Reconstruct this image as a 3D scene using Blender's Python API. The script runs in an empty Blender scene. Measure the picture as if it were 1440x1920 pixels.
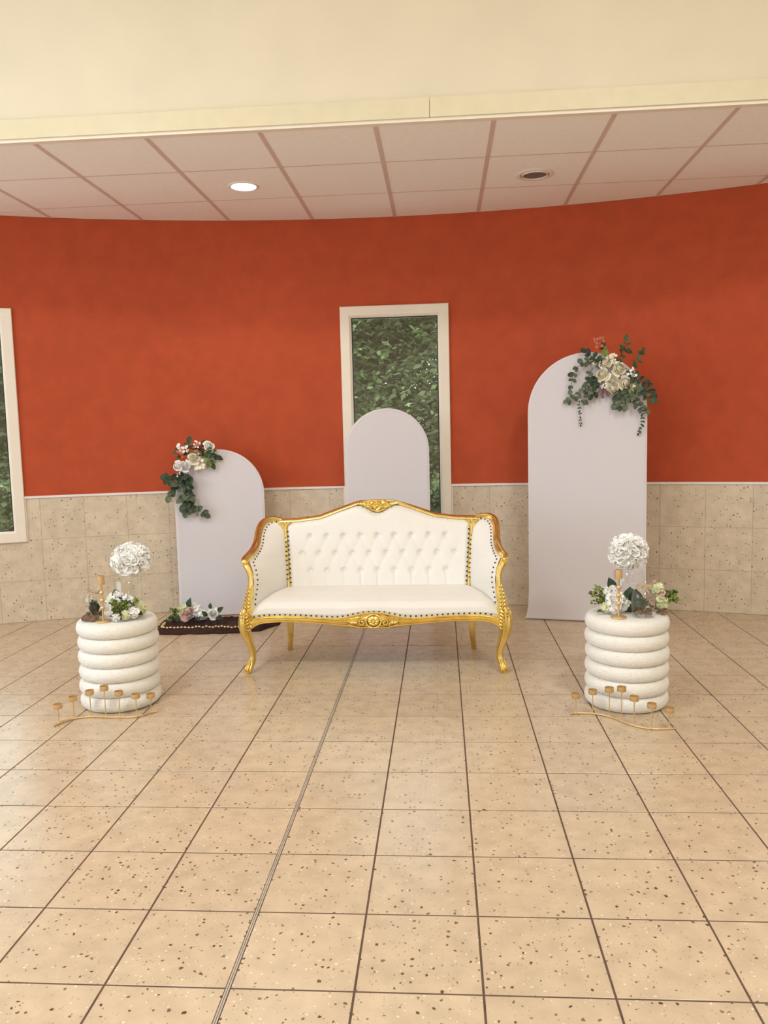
import bpy, bmesh, math, random
from mathutils import Vector, Matrix, Euler, noise
PI = math.pi
S = bpy.context.scene
COL = S.collection
random.seed(7)

# ------------------------------------------------------------------ camera
cam_data = bpy.data.cameras.new('camera')
cam = bpy.data.objects.new('camera', cam_data)
COL.objects.link(cam)
PITCH, YAW, ROLL, CAM_H = 0.10121, -0.07311, -0.02438, 1.3201
fwd = Vector((math.sin(YAW)*math.cos(PITCH), math.cos(YAW)*math.cos(PITCH), -math.sin(PITCH)))
right0 = Vector((math.cos(YAW), -math.sin(YAW), 0))
up0 = right0.cross(fwd)
right = right0*math.cos(ROLL) + up0*math.sin(ROLL)
up = -right0*math.sin(ROLL) + up0*math.cos(ROLL)
m = Matrix.Identity(4)
for r in range(3):
    m[r][0], m[r][1], m[r][2] = right[r], up[r], -fwd[r]
m.translation = (0, 0, CAM_H)
cam.matrix_world = m
cam_data.sensor_fit = 'HORIZONTAL'
cam_data.sensor_width = 36
cam_data.lens = 36*1494.1/1440
cam_data.clip_start = 0.05
S.camera = cam

# ------------------------------------------------------------------ world, lights, exposure
w = bpy.data.worlds.new('world'); S.world = w; w.use_nodes = True
bgn = w.node_tree.nodes['Background']
bgn.inputs[0].default_value = (0.72, 0.84, 1.0, 1)
bgn.inputs[1].default_value = 5.5

def area(name, loc, rot, sx, sy, power, col, shape='RECTANGLE'):
    l = bpy.data.lights.new(name, 'AREA'); l.shape = shape; l.size = sx; l.size_y = sy
    l.energy = power; l.color = col
    o = bpy.data.objects.new(name, l); COL.objects.link(o); o.location = loc; o.rotation_euler = rot
    return o
# daylight of the big hall window on the left (the sky itself comes in through all openings)
area('daylight_hall_left', (-5.2, 1.0, 1.9), (0, -PI/2, 0), 2.4, 4.2, 60, (0.70, 0.82, 1.0))
# ceiling lamps of the hall
for lx, ly in ((-2.4, 1.1), (1.6, 1.1), (-2.4, -1.8), (1.6, -1.8)):
    area('hall_ceiling_lamp', (lx, ly, 4.2), (0, 0, 0), 0.8, 0.8, 104, (0.97, 0.985, 1.0), 'DISK')

S.view_settings.view_transform = 'Standard'
S.view_settings.look = 'None'
S.view_settings.exposure = -0.62
S.view_settings.gamma = 1
S.view_settings.use_curve_mapping = False

# ------------------------------------------------------------------ helpers: materials
def srgb(r, g, b):
    f = lambda c: c/12.92 if c <= 0.04045 else ((c+0.055)/1.055)**2.4
    return (f(r/255), f(g/255), f(b/255), 1)

def mat(name, col, rough=0.5, metal=0.0, var=0.0, vscale=8.0, bump=0.0, bscale=60.0, spec=0.5, sheen=0.0, trans=0.0, stretch=None, orand=0.0):
    M = bpy.data.materials.new(name); M.use_nodes = True
    nt = M.node_tree; b = nt.nodes['Principled BSDF']
    b.inputs['Base Color'].default_value = col
    b.inputs['Roughness'].default_value = rough
    b.inputs['Metallic'].default_value = metal
    b.inputs['Specular IOR Level'].default_value = spec
    if sheen: b.inputs['Sheen Weight'].default_value = sheen
    if trans:
        b.inputs['Subsurface Weight'].default_value = trans
        b.inputs['Subsurface Radius'].default_value = (0.01, 0.01, 0.008)
        b.inputs['Subsurface Scale'].default_value = 0.5
    tc = nt.nodes.new('ShaderNodeTexCoord'); mp = nt.nodes.new('ShaderNodeMapping')
    nt.links.new(tc.outputs['Object'], mp.inputs['Vector'])
    if stretch: mp.inputs['Scale'].default_value = stretch
    if var:
        n = nt.nodes.new('ShaderNodeTexNoise'); n.inputs['Scale'].default_value = vscale; n.inputs['Detail'].default_value = 6
        nt.links.new(mp.outputs[0], n.inputs['Vector'])
        r = nt.nodes.new('ShaderNodeValToRGB')
        r.color_ramp.elements[0].position = 0.3; r.color_ramp.elements[1].position = 0.7
        r.color_ramp.elements[0].color = tuple(max(0, c*(1-var)) for c in col[:3]) + (1,)
        r.color_ramp.elements[1].color = tuple(min(1, c*(1+var)) for c in col[:3]) + (1,)
        nt.links.new(n.outputs[0], r.inputs[0]); nt.links.new(r.outputs[0], b.inputs['Base Color'])
    if orand:
        oi = nt.nodes.new('ShaderNodeObjectInfo'); mr = nt.nodes.new('ShaderNodeMapRange'); hs = nt.nodes.new('ShaderNodeHueSaturation')
        mr.inputs[3].default_value = 1-orand; mr.inputs[4].default_value = 1+orand
        nt.links.new(oi.outputs['Random'], mr.inputs[0]); nt.links.new(mr.outputs[0], hs.inputs['Value'])
        src = b.inputs['Base Color'].links[0].from_socket; nt.links.new(src, hs.inputs['Color']); nt.links.new(hs.outputs[0], b.inputs['Base Color'])
    if bump:
        n = nt.nodes.new('ShaderNodeTexNoise'); n.inputs['Scale'].default_value = bscale; n.inputs['Detail'].default_value = 4
        nt.links.new(mp.outputs[0], n.inputs['Vector'])
        bp = nt.nodes.new('ShaderNodeBump'); bp.inputs['Strength'].default_value = bump; bp.inputs['Distance'].default_value = 0.01
        nt.links.new(n.outputs[0], bp.inputs['Height']); nt.links.new(bp.outputs[0], b.inputs['Normal'])
    return M

def terrazzo(name, base, dark, light, rough, dscale=38.0, dfrac=0.42):
    """tile body with irregular dark and pale stone chips (world-space so that every tile differs)"""
    M = bpy.data.materials.new(name); M.use_nodes = True
    nt = M.node_tree; N = nt.nodes; Lk = nt.links; b = N['Principled BSDF']
    b.inputs['Roughness'].default_value = rough
    g = N.new('ShaderNodeNewGeometry')
    oi = N.new('ShaderNodeObjectInfo')
    wn = N.new('ShaderNodeTexNoise'); wn.inputs['Scale'].default_value = 90; Lk.new(g.outputs['Position'], wn.inputs['Vector'])
    wadd = N.new('ShaderNodeMixRGB'); wadd.blend_type = 'LINEAR_LIGHT'; wadd.inputs[0].default_value = 0.006
    Lk.new(g.outputs['Position'], wadd.inputs[1]); Lk.new(wn.outputs['Color'], wadd.inputs[2])
    def layer(scale, frac, rmin, rmax):
        v = N.new('ShaderNodeTexVoronoi'); v.inputs['Scale'].default_value = scale
        Lk.new(wadd.outputs[0], v.inputs['Vector'])
        sp = N.new('ShaderNodeSeparateColor'); Lk.new(v.outputs['Color'], sp.inputs[0])
        mr = N.new('ShaderNodeMapRange'); mr.inputs[1].default_value = 1-frac; mr.inputs[2].default_value = 1
        mr.inputs[3].default_value = rmin; mr.inputs[4].default_value = rmax; mr.clamp = False
        Lk.new(sp.outputs[0], mr.inputs[0])
        lt = N.new('ShaderNodeMath'); lt.operation = 'LESS_THAN'
        Lk.new(v.outputs['Distance'], lt.inputs[0]); Lk.new(mr.outputs[0], lt.inputs[1])
        gt = N.new('ShaderNodeMath'); gt.operation = 'GREATER_THAN'; gt.inputs[1].default_value = 1-frac
        Lk.new(sp.outputs[0], gt.inputs[0])
        mu = N.new('ShaderNodeMath'); mu.operation = 'MULTIPLY'
        Lk.new(lt.outputs[0], mu.inputs[0]); Lk.new(gt.outputs[0], mu.inputs[1])
        return mu, sp
    big = N.new('ShaderNodeTexNoise'); big.inputs['Scale'].default_value = 14; big.inputs['Detail'].default_value = 8
    Lk.new(g.outputs['Position'], big.inputs['Vector'])
    br = N.new('ShaderNodeValToRGB')
    br.color_ramp.elements[0].position = 0.35; br.color_ramp.elements[1].position = 0.68
    br.color_ramp.elements[0].color = tuple(c*0.90 for c in base[:3])+(1,)
    br.color_ramp.elements[1].color = tuple(min(1, c*1.07) for c in base[:3])+(1,)
    Lk.new(big.outputs[0], br.inputs[0])
    hv = N.new('ShaderNodeHueSaturation')
    vr = N.new('ShaderNodeMapRange'); vr.inputs[3].default_value = 0.965; vr.inputs[4].default_value = 1.035
    Lk.new(oi.outputs['Random'], vr.inputs[0]); Lk.new(vr.outputs[0], hv.inputs['Value']); Lk.new(br.outputs[0], hv.inputs['Color'])
    d1, dsep = layer(dscale, dfrac, 0.10, 0.27)
    d2, _ = layer(dscale*2.3, 0.25, 0.12, 0.28)
    l1, _ = layer(dscale*1.25, 0.30, 0.10, 0.24)
    x1 = N.new('ShaderNodeMixRGB'); Lk.new(l1.outputs[0], x1.inputs[0]); Lk.new(hv.outputs[0], x1.inputs[1]); x1.inputs[2].default_value = light
    dm = N.new('ShaderNodeMixRGB'); Lk.new(dsep.outputs[1], dm.inputs[0]); dm.inputs[1].default_value = dark
    dm.inputs[2].default_value = tuple(0.35*dark[i]+0.65*base[i]*0.55 for i in range(3))+(1,)
    x2 = N.new('ShaderNodeMixRGB'); Lk.new(d1.outputs[0], x2.inputs[0]); Lk.new(x1.outputs[0], x2.inputs[1]); Lk.new(dm.outputs[0], x2.inputs[2])
    hf = N.new('ShaderNodeMath'); hf.operation = 'MULTIPLY'; hf.inputs[1].default_value = 0.45; Lk.new(d2.outputs[0], hf.inputs[0])
    x3 = N.new('ShaderNodeMixRGB'); Lk.new(hf.outputs[0], x3.inputs[0]); Lk.new(x2.outputs[0], x3.inputs[1]); x3.inputs[2].default_value = dark
    Lk.new(x3.outputs[0], b.inputs['Base Color'])
    return M

def glass_mat(name, tint, refl):
    """thin glass: mostly see-through, Fresnel mirror reflection"""
    M = bpy.data.materials.new(name); M.use_nodes = True
    nt = M.node_tree; N = nt.nodes; N.clear()
    out = N.new('ShaderNodeOutputMaterial'); t = N.new('ShaderNodeBsdfTransparent'); t.inputs[0].default_value = tint
    g = N.new('ShaderNodeBsdfGlossy'); g.inputs['Roughness'].default_value = 0.02; g.inputs[0].default_value = (1, 1, 1, 1)
    lw = N.new('ShaderNodeLayerWeight'); lw.inputs[0].default_value = 0.5
    pw = N.new('ShaderNodeMath'); pw.operation = 'POWER'; pw.inputs[1].default_value = 4.0
    mu = N.new('ShaderNodeMath'); mu.operation = 'MULTIPLY_ADD'; mu.inputs[1].default_value = 0.7; mu.inputs[2].default_value = refl; mu.use_clamp = True
    mx = N.new('ShaderNodeMixShader')
    nt.links.new(lw.outputs['Facing'], pw.inputs[0]); nt.links.new(pw.outputs[0], mu.inputs[0]); nt.links.new(mu.outputs[0], mx.inputs[0])
    nt.links.new(t.outputs[0], mx.inputs[1]); nt.links.new(g.outputs[0], mx.inputs[2]); nt.links.new(mx.outputs[0], out.inputs[0])
    return M

def emit_mat(name, col, strength):
    M = bpy.data.materials.new(name); M.use_nodes = True
    nt = M.node_tree; b = nt.nodes['Principled BSDF']
    b.inputs['Base Color'].default_value = col; b.inputs['Emission Color'].default_value = col
    b.inputs['Emission Strength'].default_value = strength
    n = nt.nodes.new('ShaderNodeTexNoise'); n.inputs['Scale'].default_value = 5
    return M

MT = dict(
    floor=terrazzo('floor_terrazzo', srgb(206, 184, 154), srgb(92, 62, 44), srgb(232, 216, 192), 0.25, 54.0, 0.52),
    walltile=terrazzo('wall_terrazzo', srgb(216, 199, 173), srgb(88, 68, 54), srgb(218, 204, 182), 0.42, 52.0, 0.46),
    grout=mat('floor_grout', srgb(98, 74, 58), 0.8, var=0.2, vscale=20),
    wgrout=mat('wall_grout', srgb(194, 175, 149), 0.8, var=0.1, vscale=20),
    strip=mat('strip_metal', srgb(196, 184, 166), 0.4, 0.25, var=0.1),
    stripdark=mat('strip_rubber', srgb(72, 56, 46), 0.7, var=0.15),
    red=mat('red_plaster', srgb(184, 79, 46), 0.75, var=0.07, vscale=9, bump=0.12, bscale=45, spec=0.25),
    cream=mat('cream_plaster', srgb(230, 219, 194), 0.8, var=0.03, vscale=3, bump=0.06, bscale=50, spec=0.2),
    board=mat('painted_board', srgb(226, 215, 182), 0.5, var=0.03, vscale=12, bump=0.03, bscale=30),
    ceil=mat('ceiling_panel', srgb(249, 243, 237), 0.9, var=0.02, vscale=30, bump=0.05, bscale=300, spec=0.1),
    bar=mat('ceiling_bar', srgb(216, 194, 186), 0.5, var=0.03),
    frame=mat('white_frame', srgb(238, 228, 210), 0.45, var=0.02),
    gasket=mat('black_gasket', srgb(24, 24, 26), 0.6, var=0.1),
    pane=glass_mat('window_glass', (0.86, 0.88, 0.82, 1), 0.055),
    glass=glass_mat('clear_glass', (0.96, 0.97, 0.96, 1), 0.055),
    panel=mat('stretch_fabric', srgb(222, 217, 220), 0.85, var=0.012, vscale=2.0, bump=0.10, bscale=3.0, sheen=0.15, spec=0.2, stretch=(2, 2, 0.5)),
    piping=mat('seam_fabric', srgb(236, 228, 224), 0.8, var=0.02),
    leather=mat('ivory_leather', srgb(240, 236, 228), 0.42, var=0.015, vscale=5, bump=0.05, bscale=220, spec=0.4),
    gold=mat('gold_leaf', srgb(240, 214, 132), 0.25, 1.0, var=0.12, vscale=18, bump=0.04, bscale=120),
    goldpin=mat('gold_brass', srgb(218, 188, 138), 0.40, 0.65, var=0.06, vscale=30),
    nail=mat('bronze_nail', srgb(46, 37, 28), 0.5, 0.1, var=0.2),
    boucle=mat('boucle_fabric', srgb(241, 237, 227), 0.95, var=0.03, vscale=60, bump=0.55, bscale=160, sheen=0.3, spec=0.1),
    petal=mat('white_petal', srgb(254, 252, 246), 0.7, var=0.01, vscale=20, trans=0.1, spec=0.2),
    petalcream=mat('cream_petal', srgb(250, 242, 218), 0.7, var=0.05, vscale=20, trans=0.1, spec=0.2),
    petalpink=mat('pink_petal', srgb(226, 190, 176), 0.7, var=0.08, vscale=30, trans=0.1, spec=0.2),
    petalgreen=mat('green_petal', srgb(230, 231, 190), 0.7, var=0.1, vscale=30, trans=0.1, spec=0.2),
    peach=mat('coral_petal', srgb(206, 128, 100), 0.7, var=0.12, vscale=40, spec=0.2),
    mauve=mat('mauve_sprig', srgb(140, 104, 112), 0.8, var=0.12, vscale=40, spec=0.2),
    euca=mat('eucalyptus_leaf', srgb(94, 106, 82), 0.6, var=0.18, vscale=3, spec=0.3, orand=0.4),
    leaf=mat('green_leaf', srgb(66, 86, 50), 0.5, var=0.2, vscale=3, spec=0.3, orand=0.4),
    darkleaf=mat('dark_leaf', srgb(56, 72, 54), 0.5, var=0.2, vscale=3, spec=0.3, orand=0.4),
    lime=mat('lime_leaf', srgb(136, 148, 72), 0.6, var=0.2, vscale=3, spec=0.3, orand=0.4),
    stem=mat('brown_stem', srgb(98, 84, 58), 0.8, var=0.2, vscale=40),
    bark=mat('driftwood', srgb(122, 96, 72), 0.9, var=0.35, vscale=50, bump=0.4, bscale=90),
    twine=mat('jute_twine', srgb(205, 180, 150), 0.9, var=0.15, vscale=90, bump=0.4, bscale=200),
    cloth=mat('brown_velvet', srgb(58, 33, 30), 0.9, var=0.2, vscale=10, bump=0.2, bscale=40, sheen=0.05, spec=0.2),
    bead=mat('pearl_bead', srgb(236, 208, 140), 0.25, 0.25, var=0.05),
    lampring=mat('lamp_ring', srgb(236, 226, 218), 0.4, var=0.02),
    grille=mat('speaker_mesh', srgb(126, 104, 98), 0.7, var=0.15, vscale=200, bump=0.5, bscale=500),
    lamp=emit_mat('lit_lamp', (1.0, 0.97, 0.92, 1), 22.0),
    treebark=mat('tree_bark', srgb(84, 72, 60), 0.9, var=0.3, vscale=6, bump=0.5, bscale=20),
    treeleaf=mat('tree_leaf', srgb(112, 118, 84), 0.7, var=0.35, vscale=2.2, spec=0.3),
    treeleaf2=mat('tree_leaf_pale', srgb(132, 150, 96), 0.7, var=0.4, vscale=2.0, spec=0.3),
    lawn=mat('lawn_grass', srgb(92, 104, 62), 0.9, var=0.3, vscale=3, bump=0.3, bscale=30),
    paving=mat('grey_paving', srgb(150, 156, 170), 0.8, var=0.1, vscale=2),
)

# ------------------------------------------------------------------ helpers: meshes
class MB:
    def __init__(self): self.v = []; self.f = []; self.mi = []; self.m = 0
    def add(self, vs, fs):
        o = len(self.v); self.v += [tuple(p) for p in vs]
        self.f += [tuple(i+o for i in f) for f in fs]; self.mi += [self.m]*len(fs)
    def box(self, a, b):
        (x0, y0, z0), (x1, y1, z1) = a, b
        self.add([(x0,y0,z0),(x1,y0,z0),(x1,y1,z0),(x0,y1,z0),(x0,y0,z1),(x1,y0,z1),(x1,y1,z1),(x0,y1,z1)],
                 [(0,3,2,1),(4,5,6,7),(0,1,5,4),(1,2,6,5),(2,3,7,6),(3,0,4,7)])
    def grid(self, fn, nu, nv, flip=False):
        vs = [fn(i/nu, j/nv) for j in range(nv+1) for i in range(nu+1)]
        fs = []
        for j in range(nv):
            for i in range(nu):
                q = (j*(nu+1)+i, j*(nu+1)+i+1, (j+1)*(nu+1)+i+1, (j+1)*(nu+1)+i)
                fs.append(q[::-1] if flip else q)
        self.add(vs, fs)
    def lathe(self, prof, seg=24, c=(0,0,0), sx=1.0, sy=1.0, cap=True):
        vs = []; fs = []
        for r, z in prof:
            for k in range(seg):
                a = 2*PI*k/seg; vs.append((c[0]+r*sx*math.cos(a), c[1]+r*sy*math.sin(a), c[2]+z))
        for j in range(len(prof)-1):
            for k in range(seg):
                k2 = (k+1) % seg; fs.append((j*seg+k, j*seg+k2, (j+1)*seg+k2, (j+1)*seg+k))
        if cap:
            if prof[0][0] > 1e-5: fs.append(tuple(range(seg))[::-1])
            if prof[-1][0] > 1e-5: fs.append(tuple((len(prof)-1)*seg+k for k in range(seg)))
        self.add(vs, fs)
    def sphere(self, c, r, seg=10, rings=6, s=(1,1,1), M=None):
        vs = [Vector((0,0,-1))]; fs = []
        for j in range(1, rings):
            t = -PI/2+PI*j/rings
            for k in range(seg):
                a = 2*PI*k/seg; vs.append(Vector((math.cos(t)*math.cos(a), math.cos(t)*math.sin(a), math.sin(t))))
        vs.append(Vector((0,0,1)))
        for k in range(seg): fs.append((0, 1+(k+1)%seg, 1+k))
        for j in range(rings-2):
            for k in range(seg):
                a = 1+j*seg; fs.append((a+k, a+(k+1)%seg, a+seg+(k+1)%seg, a+seg+k))
        a = 1+(rings-2)*seg; n = len(vs)-1
        for k in range(seg): fs.append((a+k, a+(k+1)%seg, n))
        out = []
        for p in vs:
            p = Vector((p.x*r*s[0], p.y*r*s[1], p.z*r*s[2]))
            if M is not None: p = M @ p
            out.append(p+Vector(c))
        self.add(out, fs)
    def sweep(self, path, prof, scales=None, hint=Vector((0,0,1)), closed=False):
        """profile points (a, b): a along the normal nearest to hint, b along the binormal"""
        P = [Vector(p) for p in path]; n = len(P); k = len(prof)
        T = []
        for i in range(n):
            a = P[max(i-1, 0)] if not closed else P[i-1]
            b = P[min(i+1, n-1)] if not closed else P[(i+1) % n]
            T.append((b-a).normalized())
        N = hint - T[0]*hint.dot(T[0])
        if N.length < 1e-4: N = Vector((1,0,0)) - T[0]*T[0].x
        N.normalize(); vs = []
        for i in range(n):
            N = (N - T[i]*N.dot(T[i])).normalized(); B = T[i].cross(N)
            s = scales[i] if scales else 1.0
            if not isinstance(s, tuple): s = (s, s)
            for a, b in prof: vs.append(P[i]+N*a*s[0]+B*b*s[1])
        fs = []
        for i in range(n if closed else n-1):
            i2 = (i+1) % n
            for j in range(k):
                j2 = (j+1) % k; fs.append((i*k+j, i*k+j2, i2*k+j2, i2*k+j))
        if not closed:
            fs.append(tuple(range(k))[::-1]); fs.append(tuple((n-1)*k+j for j in range(k)))
        self.add(vs, fs)
    def tube(self, path, r, seg=8, closed=False, hint=Vector((0,0,1))):
        prof = [(math.cos(2*PI*j/seg), math.sin(2*PI*j/seg)) for j in range(seg)]
        sc = r if isinstance(r, list) else [r]*len(path)
        self.sweep(path, prof, sc, hint, closed)
    def mesh(self, name, mats, smooth=True):
        me = bpy.data.meshes.new(name); me.from_pydata(self.v, [], self.f)
        for mm in (mats if isinstance(mats, (list, tuple)) else [mats]): me.materials.append(mm)
        me.polygons.foreach_set('material_index', self.mi)
        if smooth: me.polygons.foreach_set('use_smooth', [True]*len(me.polygons))
        me.validate(); me.update()
        if smooth: me.set_sharp_from_angle(angle=math.radians(48))
        return me
    def build(self, name, mats, parent=None, smooth=True, **kw):
        return link(name, self.mesh(name, mats, smooth), parent, **kw)

def link(name, me, parent=None, loc=None, rot=None, scale=None, kind=None, label=None):
    o = bpy.data.objects.new(name, me); COL.objects.link(o)
    if parent: o.parent = parent
    if loc is not None: o.location = loc
    if rot is not None: o.rotation_euler = rot
    if scale is not None: o.scale = scale if hasattr(scale, '__len__') else (scale,)*3
    if kind: o['kind'] = kind
    if label: o['label'] = label
    return o
def tag(o, label, cat, group=None, kind=None):
    o['label'] = label; o['category'] = cat
    if group: o['group'] = group
    if kind: o['kind'] = kind
    return o
def thing(name, label, cat, loc=(0,0,0), rz=0.0, group=None, kind=None):
    o = bpy.data.objects.new(name, None); COL.objects.link(o); o.empty_display_size = 0.1
    o.location = loc; o.rotation_euler = (0, 0, rz)
    return tag(o, label, cat, group, kind)
def catmull(pts, n=6):
    P = [Vector(p) for p in pts]; out = []
    for i in range(len(P)-1):
        p0, p1, p2, p3 = P[max(i-1,0)], P[i], P[i+1], P[min(i+2, len(P)-1)]
        for k in range(n):
            t = k/n
            out.append(0.5*((2*p1)+(p2-p0)*t+(2*p0-5*p1+4*p2-p3)*t*t+(3*p1-p0-3*p2+p3)*t**3))
    out.append(P[-1]); return out
def interp(tab, x):
    for (x0, y0), (x1, y1) in zip(tab, tab[1:]):
        if x <= x1:
            t = max(0, min(1, (x-x0)/(x1-x0))); t = t*t*(3-2*t)
            return y0+(y1-y0)*t
    return tab[-1][1]
def lerpl(tab, x):
    for (x0, y0), (x1, y1) in zip(tab, tab[1:]):
        if x <= x1: return y0+(y1-y0)*max(0, (x-x0)/(x1-x0))
    return tab[-1][1]

# ------------------------------------------------------------------ the setting
CX, CY, RR = -0.352, -1.721, 7.69          # axis and radius of the curved back wall
CEIL = 2.867
BEAM_Y = 4.20
def cyl(s, r=RR, z=0.0):
    a = s/RR; return Vector((CX+r*math.sin(a), CY+r*math.cos(a), z))
def wall_y(x): return CY+math.sqrt(RR*RR-(x-CX)**2)
WIN = [(-3.49, -2.69), (-0.375, 0.425), (2.74, 3.54)]   # arc positions of the windows
WZ0, WZ1 = 0.588, 2.236
TRIM_Z = 0.90

# floor: grout bed, tiles, expansion strip
HX0, HX1, HY0 = -5.3, 4.6, -4.95
b = MB()
N_ = 48
xs = [HX0+(HX1-HX0)*i/N_ for i in range(N_+1)]
front = [(x, HY0) for x in xs]; back = [(x, min(wall_y(x)+0.03, 6.1)) for x in xs]
vs = []
for z in (-0.12, -0.0015):
    vs += [(x, y, z) for x, y in front] + [(x, y, z) for x, y in back]
n = N_+1; fs = []
for i in range(N_):
    fs += [(i, n+i, n+i+1, i+1), (2*n+i, 2*n+i+1, 3*n+i+1, 3*n+i), (i, i+1, 2*n+i+1, 2*n+i), (n+i, 3*n+i, 3*n+i+1, n+i+1)]
fs += [(0, 2*n, 3*n, n), (N_, n+N_, 3*n+N_, 2*n+N_)]
b.add(vs, fs)
floor = b.build('floor', MT['grout'], smooth=False)
tag(floor, 'beige speckled tile floor with dark joints', 'floor', kind='structure')
TX, TY, TP, TJ = -0.8365, 1.7532, 0.305, 0.0058
def tile_mesh(w_, d_, name, material, bev=0.0007, depth=0.010):
    b = MB(); hw, hd = w_/2, d_/2
    v = [(-hw,-hd,-depth),(hw,-hd,-depth),(hw,hd,-depth),(-hw,hd,-depth),
         (-hw,-hd,-bev),(hw,-hd,-bev),(hw,hd,-bev),(-hw,hd,-bev),
         (-hw+bev,-hd+bev,0),(hw-bev,-hd+bev,0),(hw-bev,hd-bev,0),(-hw+bev,hd-bev,0)]
    b.add(v, [(8,9,10,11)]+[(i, (i+1)%4, 4+(i+1)%4, 4+i) for i in range(4)]+[(4+i, 4+(i+1)%4, 8+(i+1)%4, 8+i) for i in range(4)])
    return b.mesh(name, material, False)
full_tile = tile_mesh(TP-TJ, TP-TJ, 'tile', MT['floor'])
rest = MB(); count = 0
for j in range(-22, 15):
    y0 = TY+TP*j+TJ/2; y1 = y0+TP-TJ
    for i in range(-16, 19):
        x0 = TX+TP*i+TJ/2; x1 = x0+TP-TJ
        if i == 1: x0 += 0.004
        if i == 0: x1 -= 0.004
        if x1 < HX0 or x0 > HX1 or y1 < HY0: continue
        far = min(wall_y(max(min(x0, HX1), HX0)), wall_y(max(min(x1, HX1), HX0)))
        if y0 > max(wall_y(max(x0, HX0)), wall_y(min(x1, HX1)))-0.01: continue
        cx, cy = (x0+x1)/2, (y0+y1)/2
        in_view = cy > 1.35 and -0.56*cy-0.35 < cx < 0.44*cy+0.4
        if y1 < far-0.01:
            if in_view:
                me = full_tile if i not in (0, 1) else tile_mesh(x1-x0, y1-y0, 'tile', MT['floor'])
                link('tile', me, floor, (cx, cy, 0)); count += 1
            else:
                rest.box((x0, y0, -0.01), (x1, y1, 0))
        else:   # cut to the curve of the wall
            K = 4; pts = []
            for k in range(K+1):
                x = x0+(x1-x0)*k/K; xc = max(min(x, HX1), HX0)
                pts.append((x, max(y0+0.004, min(y1, wall_y(xc)-0.002))))
            t = MB()
            lo = [(x0, y0), (x1, y0)]+pts[::-1]
            nn = len(lo)
            t.add([(x, y, -0.01) for x, y in lo]+[(x, y, 0) for x, y in lo],
                  [tuple(range(nn, 2*nn))]+[(k, (k+1)%nn, nn+(k+1)%nn, nn+k) for k in range(nn)])
            if in_view: t.build('tile', MT['floor'], floor, False); count += 1
            else: rest.add(t.v, t.f)
rest.build('tile_field', MT['floor'], floor, False, kind='stuff')
sx = TX+TP
b = MB(); b.box((sx-0.0072, HY0, -0.01), (sx+0.0072, wall_y(sx), -0.0005)); b.build('strip_seal', MT['stripdark'], floor, False)
b = MB(); b.box((sx-0.0048, HY0, -0.005), (sx-0.0007, wall_y(sx), 0.0006)); b.box((sx+0.0007, HY0, -0.005), (sx+0.0048, wall_y(sx), 0.0006))
b.build('expansion_strip', MT['strip'], floor, False, label='thin metal strip running along a floor joint')

# curved back wall with window openings (red plaster over tiled base)
def s_breaks():
    br = set([-4.99, 5.0])
    for a, c in WIN: br |= {a, c}
    br |= {round(-4.99+0.19*k, 3) for k in range(53)}
    return sorted(x for x in br if -4.99 <= x <= 5.0)
SB = s_breaks()
b = MB()
TH = 0.24
def quad_s(s0, s1, z0, z1):
    a, c = cyl(s0, RR, z0), cyl(s1, RR, z0); d, e = cyl(s1, RR, z1), cyl(s0, RR, z1)
    A, C = cyl(s0, RR+TH, z0), cyl(s1, RR+TH, z0); D, E_ = cyl(s1, RR+TH, z1), cyl(s0, RR+TH, z1)
    b.add([a, c, d, e, A, C, D, E_], [(0,3,2,1)[::-1], (4,5,6,7)[::-1], (0,1,5,4)[::-1], (3,7,6,2)[::-1], (0,4,7,3)[::-1], (1,2,6,5)[::-1]])
for s0, s1 in zip(SB, SB[1:]):
    if s1-s0 < 1e-4: continue
    win = any(a-1e-6 <= s0 and s1 <= c+1e-6 for a, c in WIN)
    segs = [(0, TRIM_Z), (TRIM_Z, 3.0)] if not win else [(0, WZ0+0.02), (WZ1-0.02, 3.0)]
    for z0, z1 in segs:
        b.m = 1 if z1 <= TRIM_Z+1e-6 else 0
        quad_s(s0, s1, z0, z1)
wall_back = b.build('wall_back', [MT['red'], MT['wgrout']], smooth=False)
tag(wall_back, 'curved terracotta red plaster wall above a beige tiled base', 'wall', kind='structure')
# wall tiles, slightly proud of the grout
WT, WJ = 0.30, 0.0030
def wall_tile(s0, s1, z0, z1, shared=None):
    sc, zc = (s0+s1)/2, (z0+z1)/2; a = sc/RR
    t = MB(); K = 3; h = (s1-s0)/2; hz = (z1-z0)/2
    for k in range(K+1):
        u = -h+2*h*k/K; an = u/RR
        for rr, inset in ((RR+0.001, 0), (RR-0.0012, 0), (RR-0.0020, 0.0008)):
            uu = max(-h+inset, min(h-inset, u)); an = uu/RR
            x, y = rr*math.sin(an), rr*math.cos(an)-RR
            t.v += [(x, y, -hz+inset), (x, y, hz-inset)]
    for k in range(K):
        o = k*6; p = o+6
        F = [(o+4, p+4, p+5, o+5), (o+2, p+2, p+4, o+4), (o+5, p+5, p+3, o+3), (o, p, p+2, o+2), (o+3, p+3, p+1, o+1)]
        t.f += F
    t.f += [(0, 2, 3, 1), (2, 4, 5, 3)]
    o = K*6; t.f += [(o+1, o+3, o+2, o), (o+3, o+5, o+4, o+2)]
    t.mi = [0]*len(t.f)
    me = shared or t.mesh('tile', MT['walltile'], False)
    c = cyl(sc, RR, zc)
    return link('tile', me, wall_back, c, (0, 0, -a)), me
shared = None
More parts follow.
